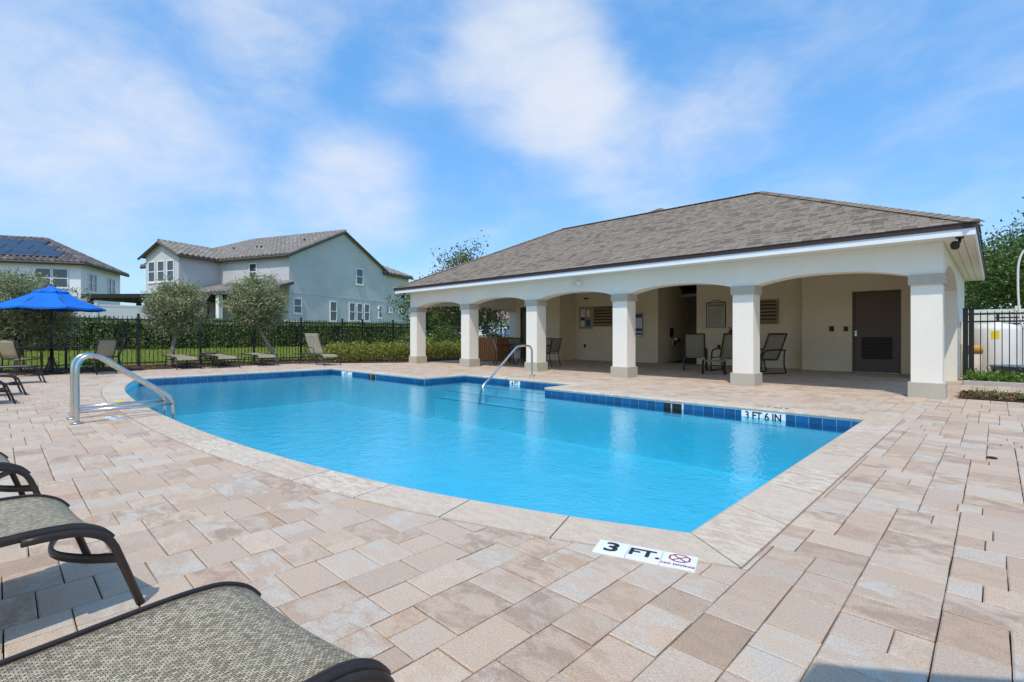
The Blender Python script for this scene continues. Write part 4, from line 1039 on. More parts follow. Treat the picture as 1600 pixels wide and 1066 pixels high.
# ------------------------------------------------------------------ vegetation
OL = [(.30, .33, .16), (.23, .265, .12), (.39, .41, .22), (.16, .19, .08), (.46, .46, .27)]
def tree(name, label, base, trunk, crown_c, crown_r, nclump, nleaf, lsize, colors, bark, forks=3, group=None, clump_r=.3, r0=.075, hollow=.35, zmin=None):
    t = thing(name, label, 'tree', base, 0, group); tb = MB(); path = [Vector(p) for p in trunk]
    k = len(path); tb.tube([p for p in bez(path, 4)], [r0*(1-.4*i/((k-1)*4)) for i in range((k-1)*4+1)], 9)
    top = path[-1]; cc = Vector(crown_c); cr = Vector(crown_r); cl = []
    for i in range(nclump):
        d = nr.normal(size=3); d /= np.linalg.norm(d); rr = (hollow + (1-hollow)*nr.uniform()**.6) * (1 + .16*nr.normal())
        p = Vector((cc.x+d[0]*cr.x*rr, cc.y+d[1]*cr.y*rr, cc.z+d[2]*cr.z*rr))
        if zmin is not None and p.z < zmin: p.z = zmin + abs(nr.normal())*.2
        cl.append(p)
    mains = []
    for i in range(forks):
        a = 2*math.pi*(i+.3)/forks; e_ = Vector((cc.x+.55*cr.x*math.cos(a), cc.y+.55*cr.y*math.sin(a), cc.z+.1*cr.z*rng.uniform(-1, 1.5)))
        mid = top.lerp(e_, .5)+Vector((0, 0, -.06)); tb.tube(bez([top, mid, e_], 4), [r0*.62-(r0*.62-r0*.22)*j/8 for j in range(9)], 7); mains += [mid, e_]
    mains.append(top)
    for p in cl:
        m_ = min(mains, key=lambda q: (q-p).length); mid = m_.lerp(p, .55)+Vector((rng.uniform(-.05, .05), rng.uniform(-.05, .05), -.03)); tb.tube([m_, mid, p], [r0*.2, r0*.13, r0*.06], 4, cap=False)
    obj('trunk', tb, bark, t, True)
    per = nleaf//nclump; P_ = []; O_ = []
    for p in cl:
        q = nr.normal(size=(per, 3))*clump_r*np.array([1, 1, .8]); P_.append(q+np.array(p)); O_.append(q/(np.linalg.norm(q, axis=1, keepdims=True)+1e-6))
    V, C = leaves(np.concatenate(P_), lsize[0], lsize[1], colors, up=.35, outward=np.concatenate(O_)*.5)
    np_quads('crown', V, 'leaf', C, t)
    return t
g = 'olive trees in the mulch bed'
tree('olive_tree', 'rounded olive tree with a forked pale trunk beside the flat loungers', (-18.75, 3.84, 0), [(0, 0, 0), (.05, .02, .4), (.0, .08, .75), (.06, .12, 1.0)], (.05, .12, 1.84), (.72, .72, .76), 230, 22000, (.10, .028), OL, 'bark_olive', 4, g, .115, zmin=1.15)
tree('olive_tree', 'olive tree with a leaning trunk behind the third flat lounger', (-18.7, 7.1, 0), [(0, 0, 0), (-.08, -.15, .4), (-.2, -.38, .85), (-.28, -.5, 1.15)], (-.3, -.6, 2.1), (.84, .86, .84), 250, 25000, (.105, .03), OL, 'bark_olive', 4, g, .125, zmin=1.35)
tree('olive_tree', 'dense olive tree growing behind the blue umbrella', (-18.7, .35, 0), [(0, 0, 0), (.02, .06, .45), (.05, .1, .8), (.02, .1, 1.0)], (0, .05, 1.62), (1.0, 1.15, .98), 230, 22000, (.10, .028), OL, 'bark_olive', 4, g, .125, zmin=.75)
GR = [(.09, .155, .035), (.13, .21, .045), (.06, .105, .025), (.18, .25, .065)]
tree('shade_tree', 'small-leaved tree rising behind the left end of the pavilion roof', (-18.3, 15.6, 0), [(0, 0, 0), (.05, .0, .9), (-.1, .1, 1.7), (.1, .2, 2.3)], (.2, .3, 2.9), (1.9, 1.9, 1.9), 190, 13000, (.13, .07), [(.11, .14, .05), (.16, .18, .07), (.08, .10, .03), (.2, .2, .09)], 'bark_dark', 5, None, .26, .09, .3)
tree('shade_tree', 'dense green tree beyond the fence seen through the end bay of the pavilion', (-22.2, 17.0, 0), [(0, 0, 0), (.05, .0, .5), (-.1, .1, 1.0)], (0, 0, 2.3), (2.0, 2.0, 1.7), 150, 12000, (.15, .08), GR, 'bark_dark', 5, None, .3, .09, .2)
tree('oak_tree', 'broad green oak tree behind the equipment yard fence', (1.6, 25.5, 0), [(0, 0, 0), (.1, 0, 1.0), (0, .2, 1.8), (.1, .2, 2.3)], (.2, .2, 3.1), (3.0, 3.0, 1.75), 220, 26000, (.13, .065), GR, 'bark_dark', 6, None, .36, .16, .25)
tree('oak_tree', 'smaller leafy tree beside the broad oak at the yard', (-1.6, 29.0, 0), [(0, 0, 0), (.1, 0, .8), (0, .1, 1.5), (.1, .2, 1.9)], (.2, .2, 2.9), (2.2, 2.2, 1.7), 120, 11000, (.13, .065), GR, 'bark_dark', 5, None, .34, .13, .25)
def shrub(name, label, c, r, n, lsize, colors, group=None, cat='shrub', stems=7):
    t = thing(name, label, cat, (c[0], c[1], 0), 0, group); tb = MB()
    for k in range(stems):
        a = rng.uniform(0, 6.28); tb.tube([(0, 0, 0), (r[0]*.3*math.cos(a), r[1]*.3*math.sin(a), r[2]*.7), (r[0]*.6*math.cos(a), r[1]*.6*math.sin(a), r[2]*1.4)], [.012, .009, .005], 5)
    obj('stem', tb, 'bark_dark', t)
    d = nr.normal(size=(n, 3)); d /= np.linalg.norm(d, axis=1, keepdims=True); rr = nr.uniform(size=(n, 1))**.33*(1+.12*nr.normal(size=(n, 1)))
    P_ = d*rr*np.array(r); P_[:, 2] = np.abs(P_[:, 2]+r[2]*1.0); V, C = leaves(P_, lsize[0], lsize[1], colors, up=.5, outward=d*.6)
    np_quads('foliage', V, 'leaf', C, t); return t
LM = [(.30, .34, .05), (.20, .27, .045), (.40, .40, .07), (.13, .19, .035), (.34, .26, .07)]
g = 'lime shrubs in a row along the bed'; k = 0
for (x, y) in ((-17.0, 8.55), (-16.75, 9.25), (-16.55, 9.95), (-16.4, 10.65), (-16.35, 11.4), (-16.3, 12.15), (-16.3, 12.95), (-16.3, 13.8)):
    shrub('lime_shrub', 'lime green leafy shrub in the clipped row beside the pavilion corner', (x, y), (.46, .48, .36), 1500, (.085, .035), LM, g); k += 1
shrub('green_shrub', 'tall dark green shrub behind the lime row at the fence', (-17.9, 14.2), (.7, .8, .75), 2600, (.09, .045), GR)
shrub('green_shrub', 'dark green shrub in the far corner of the bed', (-18.2, 12.6), (.6, .7, .55), 1800, (.09, .045), GR)
for (x, y, lab) in ((-18.4, 5.0, 'low yellowish shrub in the mulch between the two olive trees'), (-18.5, 8.3, 'low sparse shrub in the mulch past the leaning olive'), (-18.6, 2.0, 'low green shrub behind the umbrella table chairs'), (-18.4, -.6, 'low bright green shrub at the end of the bed near the loungers')):
    shrub('low_shrub', lab, (x, y), (.36, .4, .22), 500, (.08, .03), LM if y > 4 or y < 0 else GR)
# spiky plant by the left column
t = thing('spiky_plant', 'pale spiky yucca rising from the lime row by the end column', 'plant', (-16.0, 11.0, 0)); V = []
for k in range(26):
    a = rng.uniform(0, 6.28); el = rng.uniform(.5, 1.4); L_ = rng.uniform(.5, .75); d = Vector((math.cos(a)*math.cos(el), math.sin(a)*math.cos(el), math.sin(el))); w = Vector((-math.sin(a), math.cos(a), 0))*.018; b = Vector((0, 0, .35))
    V.append([b-w, b+w, b+d*L_+w*.1, b+d*L_-w*.1])
np_quads('foliage', np.array([[tuple(q) for q in f] for f in V]), 'leaf', np.tile(np.array([[.25, .29, .17]]), (26, 1)), t)
m = MB(); m.tube([(0, 0, 0), (0, 0, .38)], .04, 8); obj('stem', m, 'bark_dark', t)
# clipped hedge
def hedge(name, label, x0, x1, y0, y1, z0, z1, n, colors, lsize):
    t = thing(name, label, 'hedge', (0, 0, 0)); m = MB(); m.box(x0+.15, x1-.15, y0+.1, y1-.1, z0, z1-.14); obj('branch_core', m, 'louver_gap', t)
    f = nr.uniform(size=n); Y = nr.uniform(y0, y1, n); bul = .10*np.sin(Y*2.3)+.07*np.sin(Y*5.1+1)
    Z = nr.uniform(z0+.04, z1, n); X = x1 - np.abs(nr.normal(size=n))*.09 + bul
    top = f < .3; X[top] = nr.uniform(x0, x1, top.sum()); Z[top] = z1 + nr.normal(size=top.sum())*.04 + bul[top]*.5 - .02
    V, C = leaves(np.stack([X, Y, Z], axis=1), lsize[0], lsize[1], colors, up=.2, outward=np.tile(np.array([[.5, -.2, .2]]), (n, 1)))
    np_quads('foliage', V, 'leaf', C, t)
hedge('hedge', 'long clipped dark green hedge across the lawn', -32.2, -31.0, -8, 22, .22, 1.72, 42000, [(.16, .24, .065), (.22, .30, .085), (.10, .155, .042), (.36, .40, .15)], (.13, .075))
hedge('ground_cover', 'low bright green ground cover in front of the yard fence', -.45, 3.0, 13.55, 14.55, 0.0, .20, 10, [(.10, .19, .03)], (.08, .04))
cp = np.stack([nr.uniform(-.42, 3, 5200), nr.uniform(13.5, 14.6, 5200), np.abs(nr.normal(size=5200))*.07+.06], axis=1); V, C = leaves(cp, .085, .045, [(.12, .22, .03), (.08, .16, .025), (.18, .26, .05)], up=.7)
gc = [o for o in bpy.data.objects if o.name.startswith('ground_cover')][0]; np_quads('foliage', V, 'leaf', C, gc)
m = MB(); m.bbox(-.46, 4, 13.38, 13.47, 0, .09, .01); tag(obj('kerb_edging', m, 'concrete'), kind='structure')
cp = pts_in(-.3, 2.5, 10.55, 11.6, .03, 420); V, C = leaves(cp, .09, .02, [(.16, .22, .05), (.24, .25, .08)], up=1.2); tag(np_quads('strip_weeds', V, 'leaf', C), 'sparse weeds sprouting from the mulch strip beside the end column', 'weeds', kind='stuff')
# lawn blades
n = 52000; X = nr.uniform(-31, -19.9, n); Y = nr.uniform(-4, 21, n); Zb = .25*np.clip((-20-X)/11, 0, 1)-.02
a = nr.uniform(0, 6.28, n); h = nr.uniform(.035, .085, n); w = .012
dx, dy = np.cos(a)*w, np.sin(a)*w; lx, ly = nr.normal(size=n)*.025, nr.normal(size=n)*.025
V = np.stack([np.stack([X-dx, Y-dy, Zb], 1), np.stack([X+dx, Y+dy, Zb], 1), np.stack([X+dx*.2+lx, Y+dy*.2+ly, Zb+h], 1), np.stack([X-dx*.2+lx, Y-dy*.2+ly, Zb+h], 1)], 1)
C = np.array([(.27, .34, .05), (.22, .29, .045), (.35, .38, .08)])[nr.randint(0, 3, n)]
tag(np_quads('lawn_grass', V, 'grass_blade', C), 'short green grass on the lawn beyond the fence', 'grass', kind='stuff')

# ------------------------------------------------------------------ houses
TL = [(.265, .235, .205), (.235, .208, .18), (.30, .268, .235), (.25, .222, .195)]
TLD = [(.17, .145, .135), (.14, .12, .115), (.21, .18, .165), (.12, .10, .095)]
def tile_plane(mb, c0, c1, t0, t1, cols, tw=.42, course=.45, hgt=.14):
    """barrel-tiled roof plane: eave c0-c1, top t0-t1 (local coords)"""
    c0, c1, t0, t1 = map(Vector, (c0, c1, t0, t1)); u = (c1-c0).normalized(); nrm = u.cross((t0+t1)/2-(c0+c1)/2).normalized(); vd = nrm.cross(u).normalized()
    H = (t0-c0).dot(vd); L1 = (c1-c0).length; a0, a1 = (t0-c0).dot(u), (t1-c0).dot(u); n = max(1, round(H/course)); K = max(1, round(L1/tw)); tw = L1/K; cs = H/n
    for i in range(n):
        for k in range(K):
            s0 = k*tw; vm = (i+.5)*cs/H; lo, hi = a0*vm, L1+(a1-L1)*vm
            if s0+tw*.5 < lo or s0+tw*.5 > hi: continue
            c = cols[rng.randrange(len(cols))]; kf = rng.uniform(.92, 1.08); c = tuple(x*kf for x in c)
            v = []
            for j in range(6):
                uu = s0+tw*j/5; hh = hgt*math.sin(math.pi*j/5)
                v += [c0+u*uu+vd*(i*cs-.03)+nrm*(hh+.035), c0+u*uu+vd*((i+1)*cs)+nrm*(hh+.004)]
            f = [(2*j, 2*j+2, 2*j+3, 2*j+1) for j in range(5)] + [(0, 10, 8, 6, 4, 2)]
            mb.add(v, f, c)
def ridge_tiles(mb, p, q, cols):
    p, q = Vector(p), Vector(q); d = q-p; L_ = d.length; d.normalize(); n = max(1, round(L_/.38))
    for i in range(n):
        a, b = p+d*(i*L_/n), p+d*((i+1)*L_/n+.03); m = MB(); m.tube([a+Vector((0, 0, .04)), b+Vector((0, 0, .03))], [.12, .10], 8); mb.add(m.v, m.f, cols[rng.randrange(len(cols))])
def window(parent, o, u, w, h, two=False, glass='window_glass'):
    """window on a wall: lower-left corner o (local), along u, facing u x z"""
    u = Vector(u).normalized(); nn = u.cross(Vector((0, 0, 1))); M4 = Matrix(((u.x, nn.x, 0, o[0]), (u.y, nn.y, 0, o[1]), (0, 0, 1, o[2]), (0, 0, 0, 1)))
    g_ = MB(); g_.box(.05, w-.05, .004, .02, .05, h-.05); g_.xf(M4); wn = obj('window', g_, glass, parent)
    for (a, b, c, d) in ((0, .07, 0, h), (w-.07, w, 0, h), (.07, w-.07, h-.07, h), (.07, w-.07, 0, .07), (.07, w-.07, h*.5-.03, h*.5+.03)):
        f = MB(); f.box(a, b, .003, .06, c, d); f.xf(M4); obj('frame', f, 'window_white', wn)
    s = MB(); s.box(-.05, w+.05, .003, .09, -.08, -.003); s.xf(M4); obj('sill', s, 'window_white', wn)
def wallpoly(parent, pts, mat):
    m = MB(); m.add(pts, [tuple(range(len(pts)))]); return obj('wall', m, mat, parent)
def solve(C_, dvec, px):
    """distance along dvec from C_ at which the wall crosses image column px"""
    a = (px-800)/F_PX; zc = lambda p: -p[0]*ST+p[1]*CT; xc = lambda p: p[0]*CT+p[1]*ST
    return (a*zc(C_)-xc(C_))/(xc(dvec)-a*zc(dvec))
def zat(p, py): return 1+(HZ-py)*(-p[0]*ST+p[1]*CT)/F_PX
# grey house: local frame, x to the right along its front, y back along its gable wall; origin at the near corner
GA = R(21.2); Cg = Vector((-36.6, 14.7, 0)); gx = Vector((math.cos(GA), math.sin(GA), 0)); gy = Vector((-math.sin(GA), math.cos(GA), 0))
gh = thing('grey_house', 'two-storey grey stucco house with tan barrel-tile roof and broad gable wall', 'house', (Cg.x, Cg.y, .7), GA)
Z0, ZEV, ZAP, D, U, = 0.0, 6.2, 8.83, 11.2, 16.0        # local heights above the lot
W = []
wallpoly(gh, [(0, 0, 0), (0, D, 0), (0, D, ZEV), (0, D/2, ZAP), (0, 0, ZEV)], 'house_grey')
wallpoly(gh, [(-U, 0, 0), (0, 0, 0), (0, 0, ZEV), (-U, 0, ZEV)], 'house_grey'); wallpoly(gh, [(0, D, 0), (-U, D, 0), (-U, D, ZEV), (0, D, ZEV)], 'house_grey'); wallpoly(gh, [(-U, D, 0), (-U, 0, 0), (-U, 0, ZEV), (-U, D, ZEV)], 'house_grey')
m = MB(); m.box(.003, .03, .0, D+3.6, 3.3, 3.36); obj('band', m, 'house_grey', gh)
# rear wing, slightly lower
m = MB(); m.box(-8, -.15, D+.003, D+3.9, 0, ZEV-.05); obj('rear_wing', m, 'house_grey', gh)
ov = .35; sl = (ZAP-ZEV)/(D/2)
rf = MB(); hp = D/2
e0, e1, e2, e3 = (-U-ov, -ov, ZEV-ov*sl), (ov*.6, -ov, ZEV-ov*sl), (ov*.6, D+ov, ZEV-ov*sl), (-U-ov, D+ov, ZEV-ov*sl); r0_, r1_ = (-U+hp, hp, ZAP), (ov*.6, hp, ZAP)
rf.add([e0, e1, e2, e3, r0_, r1_], [(0, 1, 5, 4), (2, 3, 4, 5), (3, 0, 4)]); roofg = obj('roof', rf, 'house_trim', gh)
mb = MB(); tile_plane(mb, e0, e1, r0_, r1_, TL); tile_plane(mb, e3, e0, r0_, r0_, TL); tile_plane(mb, e2, e3, r1_, r0_, TL); ridge_tiles(mb, r0_, r1_, TL); ridge_tiles(mb, e0, r0_, TL); ridge_tiles(mb, e1, r1_, TL)
tag(obj('roof_tiles', mb, 'rooftile', roofg), kind='stuff')
for (a, b) in ((e1, r1_), (r1_, e2), (e0, e1)):
    m = MB(); m.tube([Vector(a)+Vector((0, 0, -.09)), Vector(b)+Vector((0, 0, -.09))], .11, 4); obj('fascia', m, 'house_trim', gh)
for (x, y) in ((-5.0, 1.9), (-5.6, 2.0), (-8.5, 2.2), (-1.5, 2.9)):
    z = ZEV+sl*y; m = MB(); m.tube([(x, y, z-.1), (x, y, z+.28)], .07, 8); obj('roof_vent', m, 'black_plastic', roofg)
# rear wing roof
wr = MB(); q0, q1, q2, q3 = (-8.3, D-.5, ZEV-.2), (.15, D-.5, ZEV-.2), (.15, D+4.2, ZEV-.2), (-8.3, D+4.2, ZEV-.2); s0, s1 = (-5.5, D+1.85, ZEV+.9), (-2.2, D+1.85, ZEV+.9)
wr.add([q0, q1, q2, q3, s0, s1], [(0, 1, 5, 4), (1, 2, 5), (2, 3, 4, 5), (3, 0, 4)]); wro = obj('rear_roof', wr, 'house_trim', gh)
mb = MB(); tile_plane(mb, q1, q2, s1, s1, TL); tile_plane(mb, q0, q1, s0, s1, TL); tag(obj('roof_tiles', mb, 'rooftile', wro), kind='stuff')
m = MB(); m.tube([Vector(q1)+Vector((0, 0, -.1)), Vector(q2)+Vector((0, 0, -.1))], .11, 4); obj('fascia', m, 'house_trim', gh)
# projecting bay at the left, gable to the front
bu0, bu1, bv = -7.3-3.72, -7.3, -3.12; zb_ = ZEV+.03; za = zb_+.9
wallpoly(gh, [(bu0, bv, 0), (bu1, bv, 0), (bu1, bv, zb_), ((bu0+bu1)/2, bv, za), (bu0, bv, zb_)], 'house_grey'); wallpoly(gh, [(bu1, bv, 0), (bu1, -.002, 0), (bu1, -.002, zb_), (bu1, bv, zb_)], 'house_grey'); wallpoly(gh, [(bu0, -.002, 0), (bu0, bv, 0), (bu0, bv, zb_), (bu0, -.002, zb_)], 'house_grey')
bm = (bu0+bu1)/2; yb = .0+ (za-ZEV)/sl + .4
f0, f1 = (bu0-.4, bv-.3, zb_-.2), (bu1+.4, bv-.3, zb_-.2); f2, f3 = (bu1+.4, .6, zb_-.2), (bu0-.4, .6, zb_-.2); rr0, rr1 = (bm, bv-.3, za+.02), (bm, 2.3, za+.02)
br = MB(); br.add([f0, f1, f2, f3, rr0, rr1], [(1, 2, 5, 4), (3, 0, 4, 5)]); bro = obj('bay_roof', br, 'house_trim', gh)
mb = MB(); tile_plane(mb, f1, (f2[0], 2.3, f2[2]), rr0, rr1, TL); tile_plane(mb, (f3[0], 2.3, f3[2]), f0, rr1, rr0, TL); ridge_tiles(mb, rr0, rr1, TL); tag(obj('roof_tiles', mb, 'rooftile', bro), kind='stuff')
for (a, b) in ((f0, rr0), (rr0, f1), (f1, f2)):
    m = MB(); m.tube([Vector(a)+Vector((0, 0, -.09)), Vector(b)+Vector((0, 0, -.09))], .10, 4); obj('fascia', m, 'house_trim', gh)
# lean-to roof over the patio
l0, l1 = (bu1+.05, -3.0, 3.25), (.45, -3.0, 3.25); l2, l3 = (.45, -.02, 4.1), (bu1+.05, -.02, 4.1)
lr = MB(); lr.add([l0, l1, l2, l3], [(0, 1, 2, 3)]); lr.add([(x, y, z-.12) for x, y, z in (l0, l1, l2, l3)], [(3, 2, 1, 0)]); lro = obj('patio_roof', lr, 'tan_roof_under', gh)
mb = MB(); tile_plane(mb, l0, l1, l3, l2, TL); tag(obj('roof_tiles', mb, 'rooftile', lro), kind='stuff')
m = MB(); m.box(l0[0], l1[0], -3.06, -2.98, 3.06, 3.26); obj('fascia', m, 'house_trim', gh); m = MB(); m.add([(.45, -3.0, 3.05), (.45, -.02, 3.9), (.45, -.02, 4.12), (.45, -3.0, 3.27), (.48, -3.0, 3.05), (.48, -.02, 3.9), (.48, -.02, 4.12), (.48, -3.0, 3.27)], [(4, 5, 6, 7), (3, 2, 1, 0), (3, 7, 6, 2)]); obj('fascia', m, 'house_trim', gh)
for x in (-.1, -3.6, -6.8):
    m = MB(); m.box(x-.15, x+.15, -2.9, -2.6, 0, 3.05); obj('patio_post', m, 'house_white', gh)
# windows
for k in range(3): window(gh, (bu0+.33+k*1.06, bv-.002, 4.18), (1, 0, 0), .80, 1.55)
window(gh, (-4.0, -.002, 4.35), (1, 0, 0), .80, 1.30); window(gh, (-5.6, -.002, .9), (1, 0, 0), 1.0, 1.5)
def gwin(px0, px1, py0, py1):
    a, b = solve(Cg, gy, px0), solve(Cg, gy, px1); p = Cg+gy*((a+b)/2); z0, z1 = zat(p, py1)-.7, zat(p, py0)-.7
    window(gh, (.002, a, z0), (0, 1, 0), b-a, z1-z0)
for q in ((556, 567, 420, 445), (458, 471, 466, 490), (515, 526, 471, 502), (545, 554.5, 473, 502), (557, 566, 474, 502), (568.5, 577, 475, 502), (591, 596.5, 478, 497), (607.5, 612.5, 481, 488), (618, 622.5, 481.5, 488), (627, 631, 482, 488)): gwin(*q)
m = MB(); m.bbox(.0, .14, 10.0, 10.2, 2.6, 2.8, .03); obj('wall_light', m, 'window_white', gh)
# white house with solar panels
WA = R(63.4); Cw = Vector((-53.3, 4.77, 0)); wh = thing('white_house', 'two-storey white house with dark tile hip roof and solar panels', 'house', (Cw.x, Cw.y, .7), WA)
UD, DD, ZW = 14.0, 7.8, 6.15
# local: x = towards the right-hand normal, y = along the right-hand wall going back; the house body lies at x in [-UD, 0]
m = MB(); m.box(-UD, 0, 0, DD, 0, ZW); obj('wall', m, 'house_white', wh)
o2 = .5; zr = ZW+3.0*.8; e0, e1, e2, e3 = (-UD-o2, -o2, ZW-.1), (o2, -o2, ZW-.1), (o2, DD+o2, ZW-.1), (-UD-o2, DD+o2, ZW-.1); hw_ = DD/2+o2; s0, s1 = (-UD+hw_-o2, DD/2, ZW+2.35), (-hw_+o2, DD/2, ZW+2.35)
m = MB(); m.add([e0, e1, e2, e3, s0, s1], [(0, 1, 5, 4), (1, 2, 5), (2, 3, 4, 5), (3, 0, 4), (3, 2, 1, 0)]); wroof = obj('roof', m, 'house_trim', wh)
mb = MB(); tile_plane(mb, e0, e1, s0, s1, TLD); tile_plane(mb, e1, e2, s1, s1, TLD); ridge_tiles(mb, s0, s1, TLD); ridge_tiles(mb, e1, s1, TLD); tag(obj('roof_tiles', mb, 'rooftile', wroof), kind='stuff')
for (a, b) in ((e0, e1), (e1, e2)):
    m = MB(); m.tube([Vector(a)+Vector((0, 0, -.06)), Vector(b)+Vector((0, 0, -.06))], .13, 4); obj('fascia', m, 'house_trim', wh)
vd = (Vector(s1)-Vector(e1)); un = Vector((1, 0, 0)); slv = Vector((0, hw_, 2.45)).normalized(); nv = un.cross(slv)
for (row, xs_) in ((0, (-8.2, -6.5, -4.8, -3.1)), (1, (-9.0, -7.3, -5.6, -3.9)), (2, (-8.4, -6.7, -5.0))):
    for x in xs_:
        o_ = Vector((x, -o2, ZW-.1))+slv*(.75+row*1.12)+nv*.16; m = MB(); m.box(.02, 1.66, .02, 1.08, 0, .05); m.xf(basis(o_, un, slv)); sp = obj('solar_panel', m, 'solar', wh)
        m = MB(); m.box(.0, 1.68, .0, .02, -.005, .055); m.box(.0, 1.68, 1.08, 1.10, -.005, .055); m.xf(basis(o_, un, slv)); obj('panel_frame', m, 'steel', sp)
window(wh, (-2.95, -.002, 4.05), (1, 0, 0), 1.05, 1.55); window(wh, (-1.85, -.002, 4.05), (1, 0, 0), 1.05, 1.55)
for y in (1.2, 4.9): window(wh, (.002, y, 3.9), (0, 1, 0), .75, 1.55); window(wh, (.002, y+.8, 3.9), (0, 1, 0), .75, 1.55)
# lower roof along its front
q0, q1, q2, q3 = (-UD, -4.2, 2.7), (.4, -4.2, 2.7), (-2.2, -.02, 4.35), (-UD, -.02, 4.35)
m = MB(); m.add([q0, q1, q2, q3], [(0, 1, 2, 3)]); m.add([(.4, -4.2, 2.7), (.4, -.02, 2.7), (-2.2, -.02, 4.35)], [(0, 1, 2)]); lo = obj('lower_roof', m, 'house_trim', wh)
mb = MB(); tile_plane(mb, q0, q1, q3, q2, TLD); ridge_tiles(mb, q1, q2, TLD); tag(obj('roof_tiles', mb, 'rooftile', lo), kind='stuff')
m = MB(); m.box(-UD, .2, -4.0, -.02, 0, 2.68); obj('lower_wall', m, 'house_white', wh)
# flat patio cover beside it
pc = thing('patio_cover', 'flat dark-edged patio cover between the two houses', 'patio cover', (-44.0, 9.0, .7), R(40))
m = MB(); m.box(-4.6, 4.6, -2.4, 2.4, 2.92, 3.10); rfp = obj('roof_slab', m, 'tan_roof_under', pc)
for (a, b, c, d) in ((-4.66, 4.66, -2.46, -2.40), (-4.66, 4.66, 2.40, 2.46), (-4.66, -4.60, -2.40, 2.40), (4.60, 4.66, -2.40, 2.40)):
    m = MB(); m.box(a, b, c, d, 2.86, 3.14); obj('fascia', m, 'black_plastic', rfp)
for k in range(11):
    m = MB(); x = -4.3+k*.86; m.box(x-.05, x+.05, -2.3, 2.3, 2.76, 2.915); obj('rafter', m, 'house_trim', pc)
for (x, y) in ((-4.3, -2.1), (0, -2.1), (4.3, -2.1), (-4.3, 2.1), (0, 2.1), (4.3, 2.1)):
    m = MB(); m.box(x-.13, x+.13, y-.13, y+.13, 0, 2.758); obj('post', m, 'black_plastic', pc)
# a further house and a parked car glimpsed between columns
fh = thing('tan_house', 'far low house with pinkish tile roof glimpsed under the pavilion', 'house', (-50, 52, 0), R(25))
m = MB(); m.box(-8, 8, 0, 9, 0, 3.2); obj('wall', m, 'house_white', fh)
m = MB(); fr = [(-8.6, -.6, 3.1), (8.6, -.6, 3.1), (8.6, 9.6, 3.1), (-8.6, 9.6, 3.1)]; f4, f5 = (-3.5, 4.5, 5.2), (3.5, 4.5, 5.2); m.add(fr+[f4, f5], [(0, 1, 5, 4), (1, 2, 5), (2, 3, 4, 5), (3, 0, 4)]); fro = obj('roof', m, 'house_trim', fh)
mb = MB(); tile_plane(mb, fr[0], fr[1], f4, f5, [(.42, .30, .24), (.36, .25, .2)], .45, .5); tile_plane(mb, fr[1], fr[2], f5, f5, [(.42, .30, .24), (.36, .25, .2)], .45, .5); tag(obj('roof_tiles', mb, 'rooftile', fro), kind='stuff')
for x in (-5, -1, 3.5): window(fh, (x, -.002, 1.0), (1, 0, 0), 1.4, 1.4)
def car(loc, rz, label):
    t = thing('parked_car', label, 'car', loc, rz)
    prof = [(-2.2, .35), (-2.25, .62), (-2.1, .88), (-1.5, .98), (-.9, 1.42), (.3, 1.48), (1.0, 1.02), (1.9, .9), (2.2, .68), (2.22, .35)]
    m = MB(); n = len(prof); ys = (-.86, -.8, .8, .86); v = []
    for y in ys:
        for x, z in prof:
            inset = .16 if (abs(y) > .7 and z > 1.05) else 0; v.append((x, y-math.copysign(inset, y), z if abs(y) < .84 else min(z, z-.03)))
    f = [tuple(range(n-1, -1, -1)), tuple(3*n+k for k in range(n))]
    for j in range(3):
        for k in range(n): f.append((j*n+k, j*n+(k+1) % n, (j+1)*n+(k+1) % n, (j+1)*n+k))
    m.add(v, f); b = obj('body', m, 'car_paint', t)
    for s in (-1, 1):
        w = MB(); w.add([(-1.25, s*.722, 1.04), (.75, s*.722, 1.04), (.25, s*.71, 1.40), (-.8, s*.71, 1.36)], [(0, 1, 2, 3)]); obj('side_window', w, 'car_glass', t)
        h = MB(); h.bbox(2.1, 2.235, s*.62-.14, s*.62+.14, .66, .80, .02); obj('headlight', h, 'lamp_glass', t)
        for x in (-1.4, 1.4):
            ty = MB(); ty.lathe([(.18, -.1), (.31, -.1), (.33, -.06), (.33, .06), (.31, .1), (.18, .1)], 0, 0, 20); ty.xf(Matrix.Translation((x, s*.76, .33)) @ Matrix.Rotation(R(90), 4, 'X')); wl = obj('wheel', ty, 'rubber', t, True)
            rm = MB(); rm.lathe([(.19, -.05), (.17, .03), (.04, .05)], 0, 0, 16); rm.xf(Matrix.Translation((x, s*.82, .33)) @ Matrix.Rotation(R(90*s), 4, 'X')); obj('rim', rm, 'steel', wl, True)
    for (a, b_) in (((1.02, 1.04), (.36, 1.45)), ((-1.46, 1.0), (-.94, 1.40))):
        w = MB(); w.add([(a[0]+.012*(1 if a[0] > 0 else -1), -.66, a[1]+.01), (a[0]+.012*(1 if a[0] > 0 else -1), .66, a[1]+.01), (b_[0]+.012, .6, b_[1]+.012), (b_[0]+.012, -.6, b_[1]+.012)], [(0, 1, 2, 3)]); obj('windscreen', w, 'car_glass', t)
car((-31.5, 31.0, 0), R(-60), 'dark blue car parked beyond the fence past the slatted box')
car((-35.0, 37.0, 0), R(-60), 'dark blue car parked further along behind the first car')

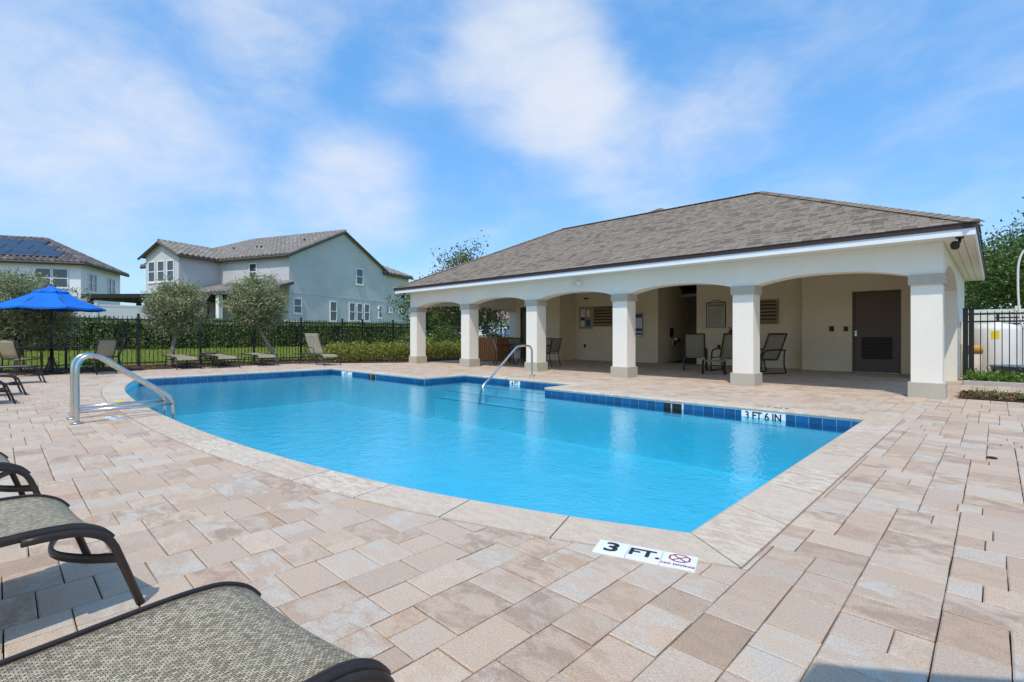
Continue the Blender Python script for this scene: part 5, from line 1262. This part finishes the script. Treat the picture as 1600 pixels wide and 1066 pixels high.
# ------------------------------------------------------------------ equipment yard at the right
t = thing('storage_tank', 'large white plastic tank with a yellow label behind the yard fence', 'tank', (.0, 16.4, 0))
m = MB(); m.lathe([(.42, 0), (.43, .03), (.43, 1.10), (.40, 1.19), (.28, 1.25), (.13, 1.27), (.13, 1.32), (.02, 1.33)], 0, 0, 36); obj('shell', m, 'tank_white', t, True)
a0 = math.atan2(-16.4, 0)
m = MB(); v = []
for j in range(5):
    a = a0 - .16 + .32*j/4
    v += [(.433*math.cos(a), .433*math.sin(a), .90), (.433*math.cos(a), .433*math.sin(a), 1.08)]
m.add(v, [(2*j, 2*j+2, 2*j+3, 2*j+1) for j in range(4)]); obj('label_plate', m, 'label_yellow', t)
t = thing('chemical_drum', 'beige drum with an orange lid beside the white tank', 'drum', (-.36, 15.7, 0))
m = MB(); m.lathe([(.13, 0), (.135, .02), (.15, .60)], 0, 0, 24); obj('body', m, 'bin_beige', t, True); m = MB(); m.lathe([(.165, .58), (.165, .73), (.15, .75)], 0, 0, 24); obj('lid', m, 'bin_orange', t, True)
t = thing('round_tub', 'low blue-grey tub standing before the white tank', 'tub', (.40, 15.3, 0))
m = MB(); m.lathe([(.44, 0), (.48, .30), (.50, .31), (.50, .33), (.46, .33), (.42, .05)], 0, 0, 28, True, True); obj('shell', m, 'tub_blue', t, True)
t = thing('utility_box', 'pale grey utility box fixed beside the pavilion side wall', 'box', (-.52, 15.6, .78))
m = MB(); m.bbox(-.06, .12, -.15, .15, 0, .52, .02); obj('housing', m, 'vinyl', t); m = MB(); m.tube([(.03, 0, 0), (.03, 0, -.78)], .025, 8); obj('conduit', m, 'black_plastic', t)
m = MB(); m.tube(bez([(.95, 17.2, 0), (.75, 17.2, .8), (.50, 17.2, 1.15), (.42, 17.2, 1.6), (.395, 17.2, 2.3), (.42, 17.2, 2.8), (.56, 17.2, 3.08), (.9, 17.2, 3.15)], 6), .022, 8); tag(obj('white_hose', m, 'hose_white', None, True), 'white hose looping up above the yard fence', 'hose')
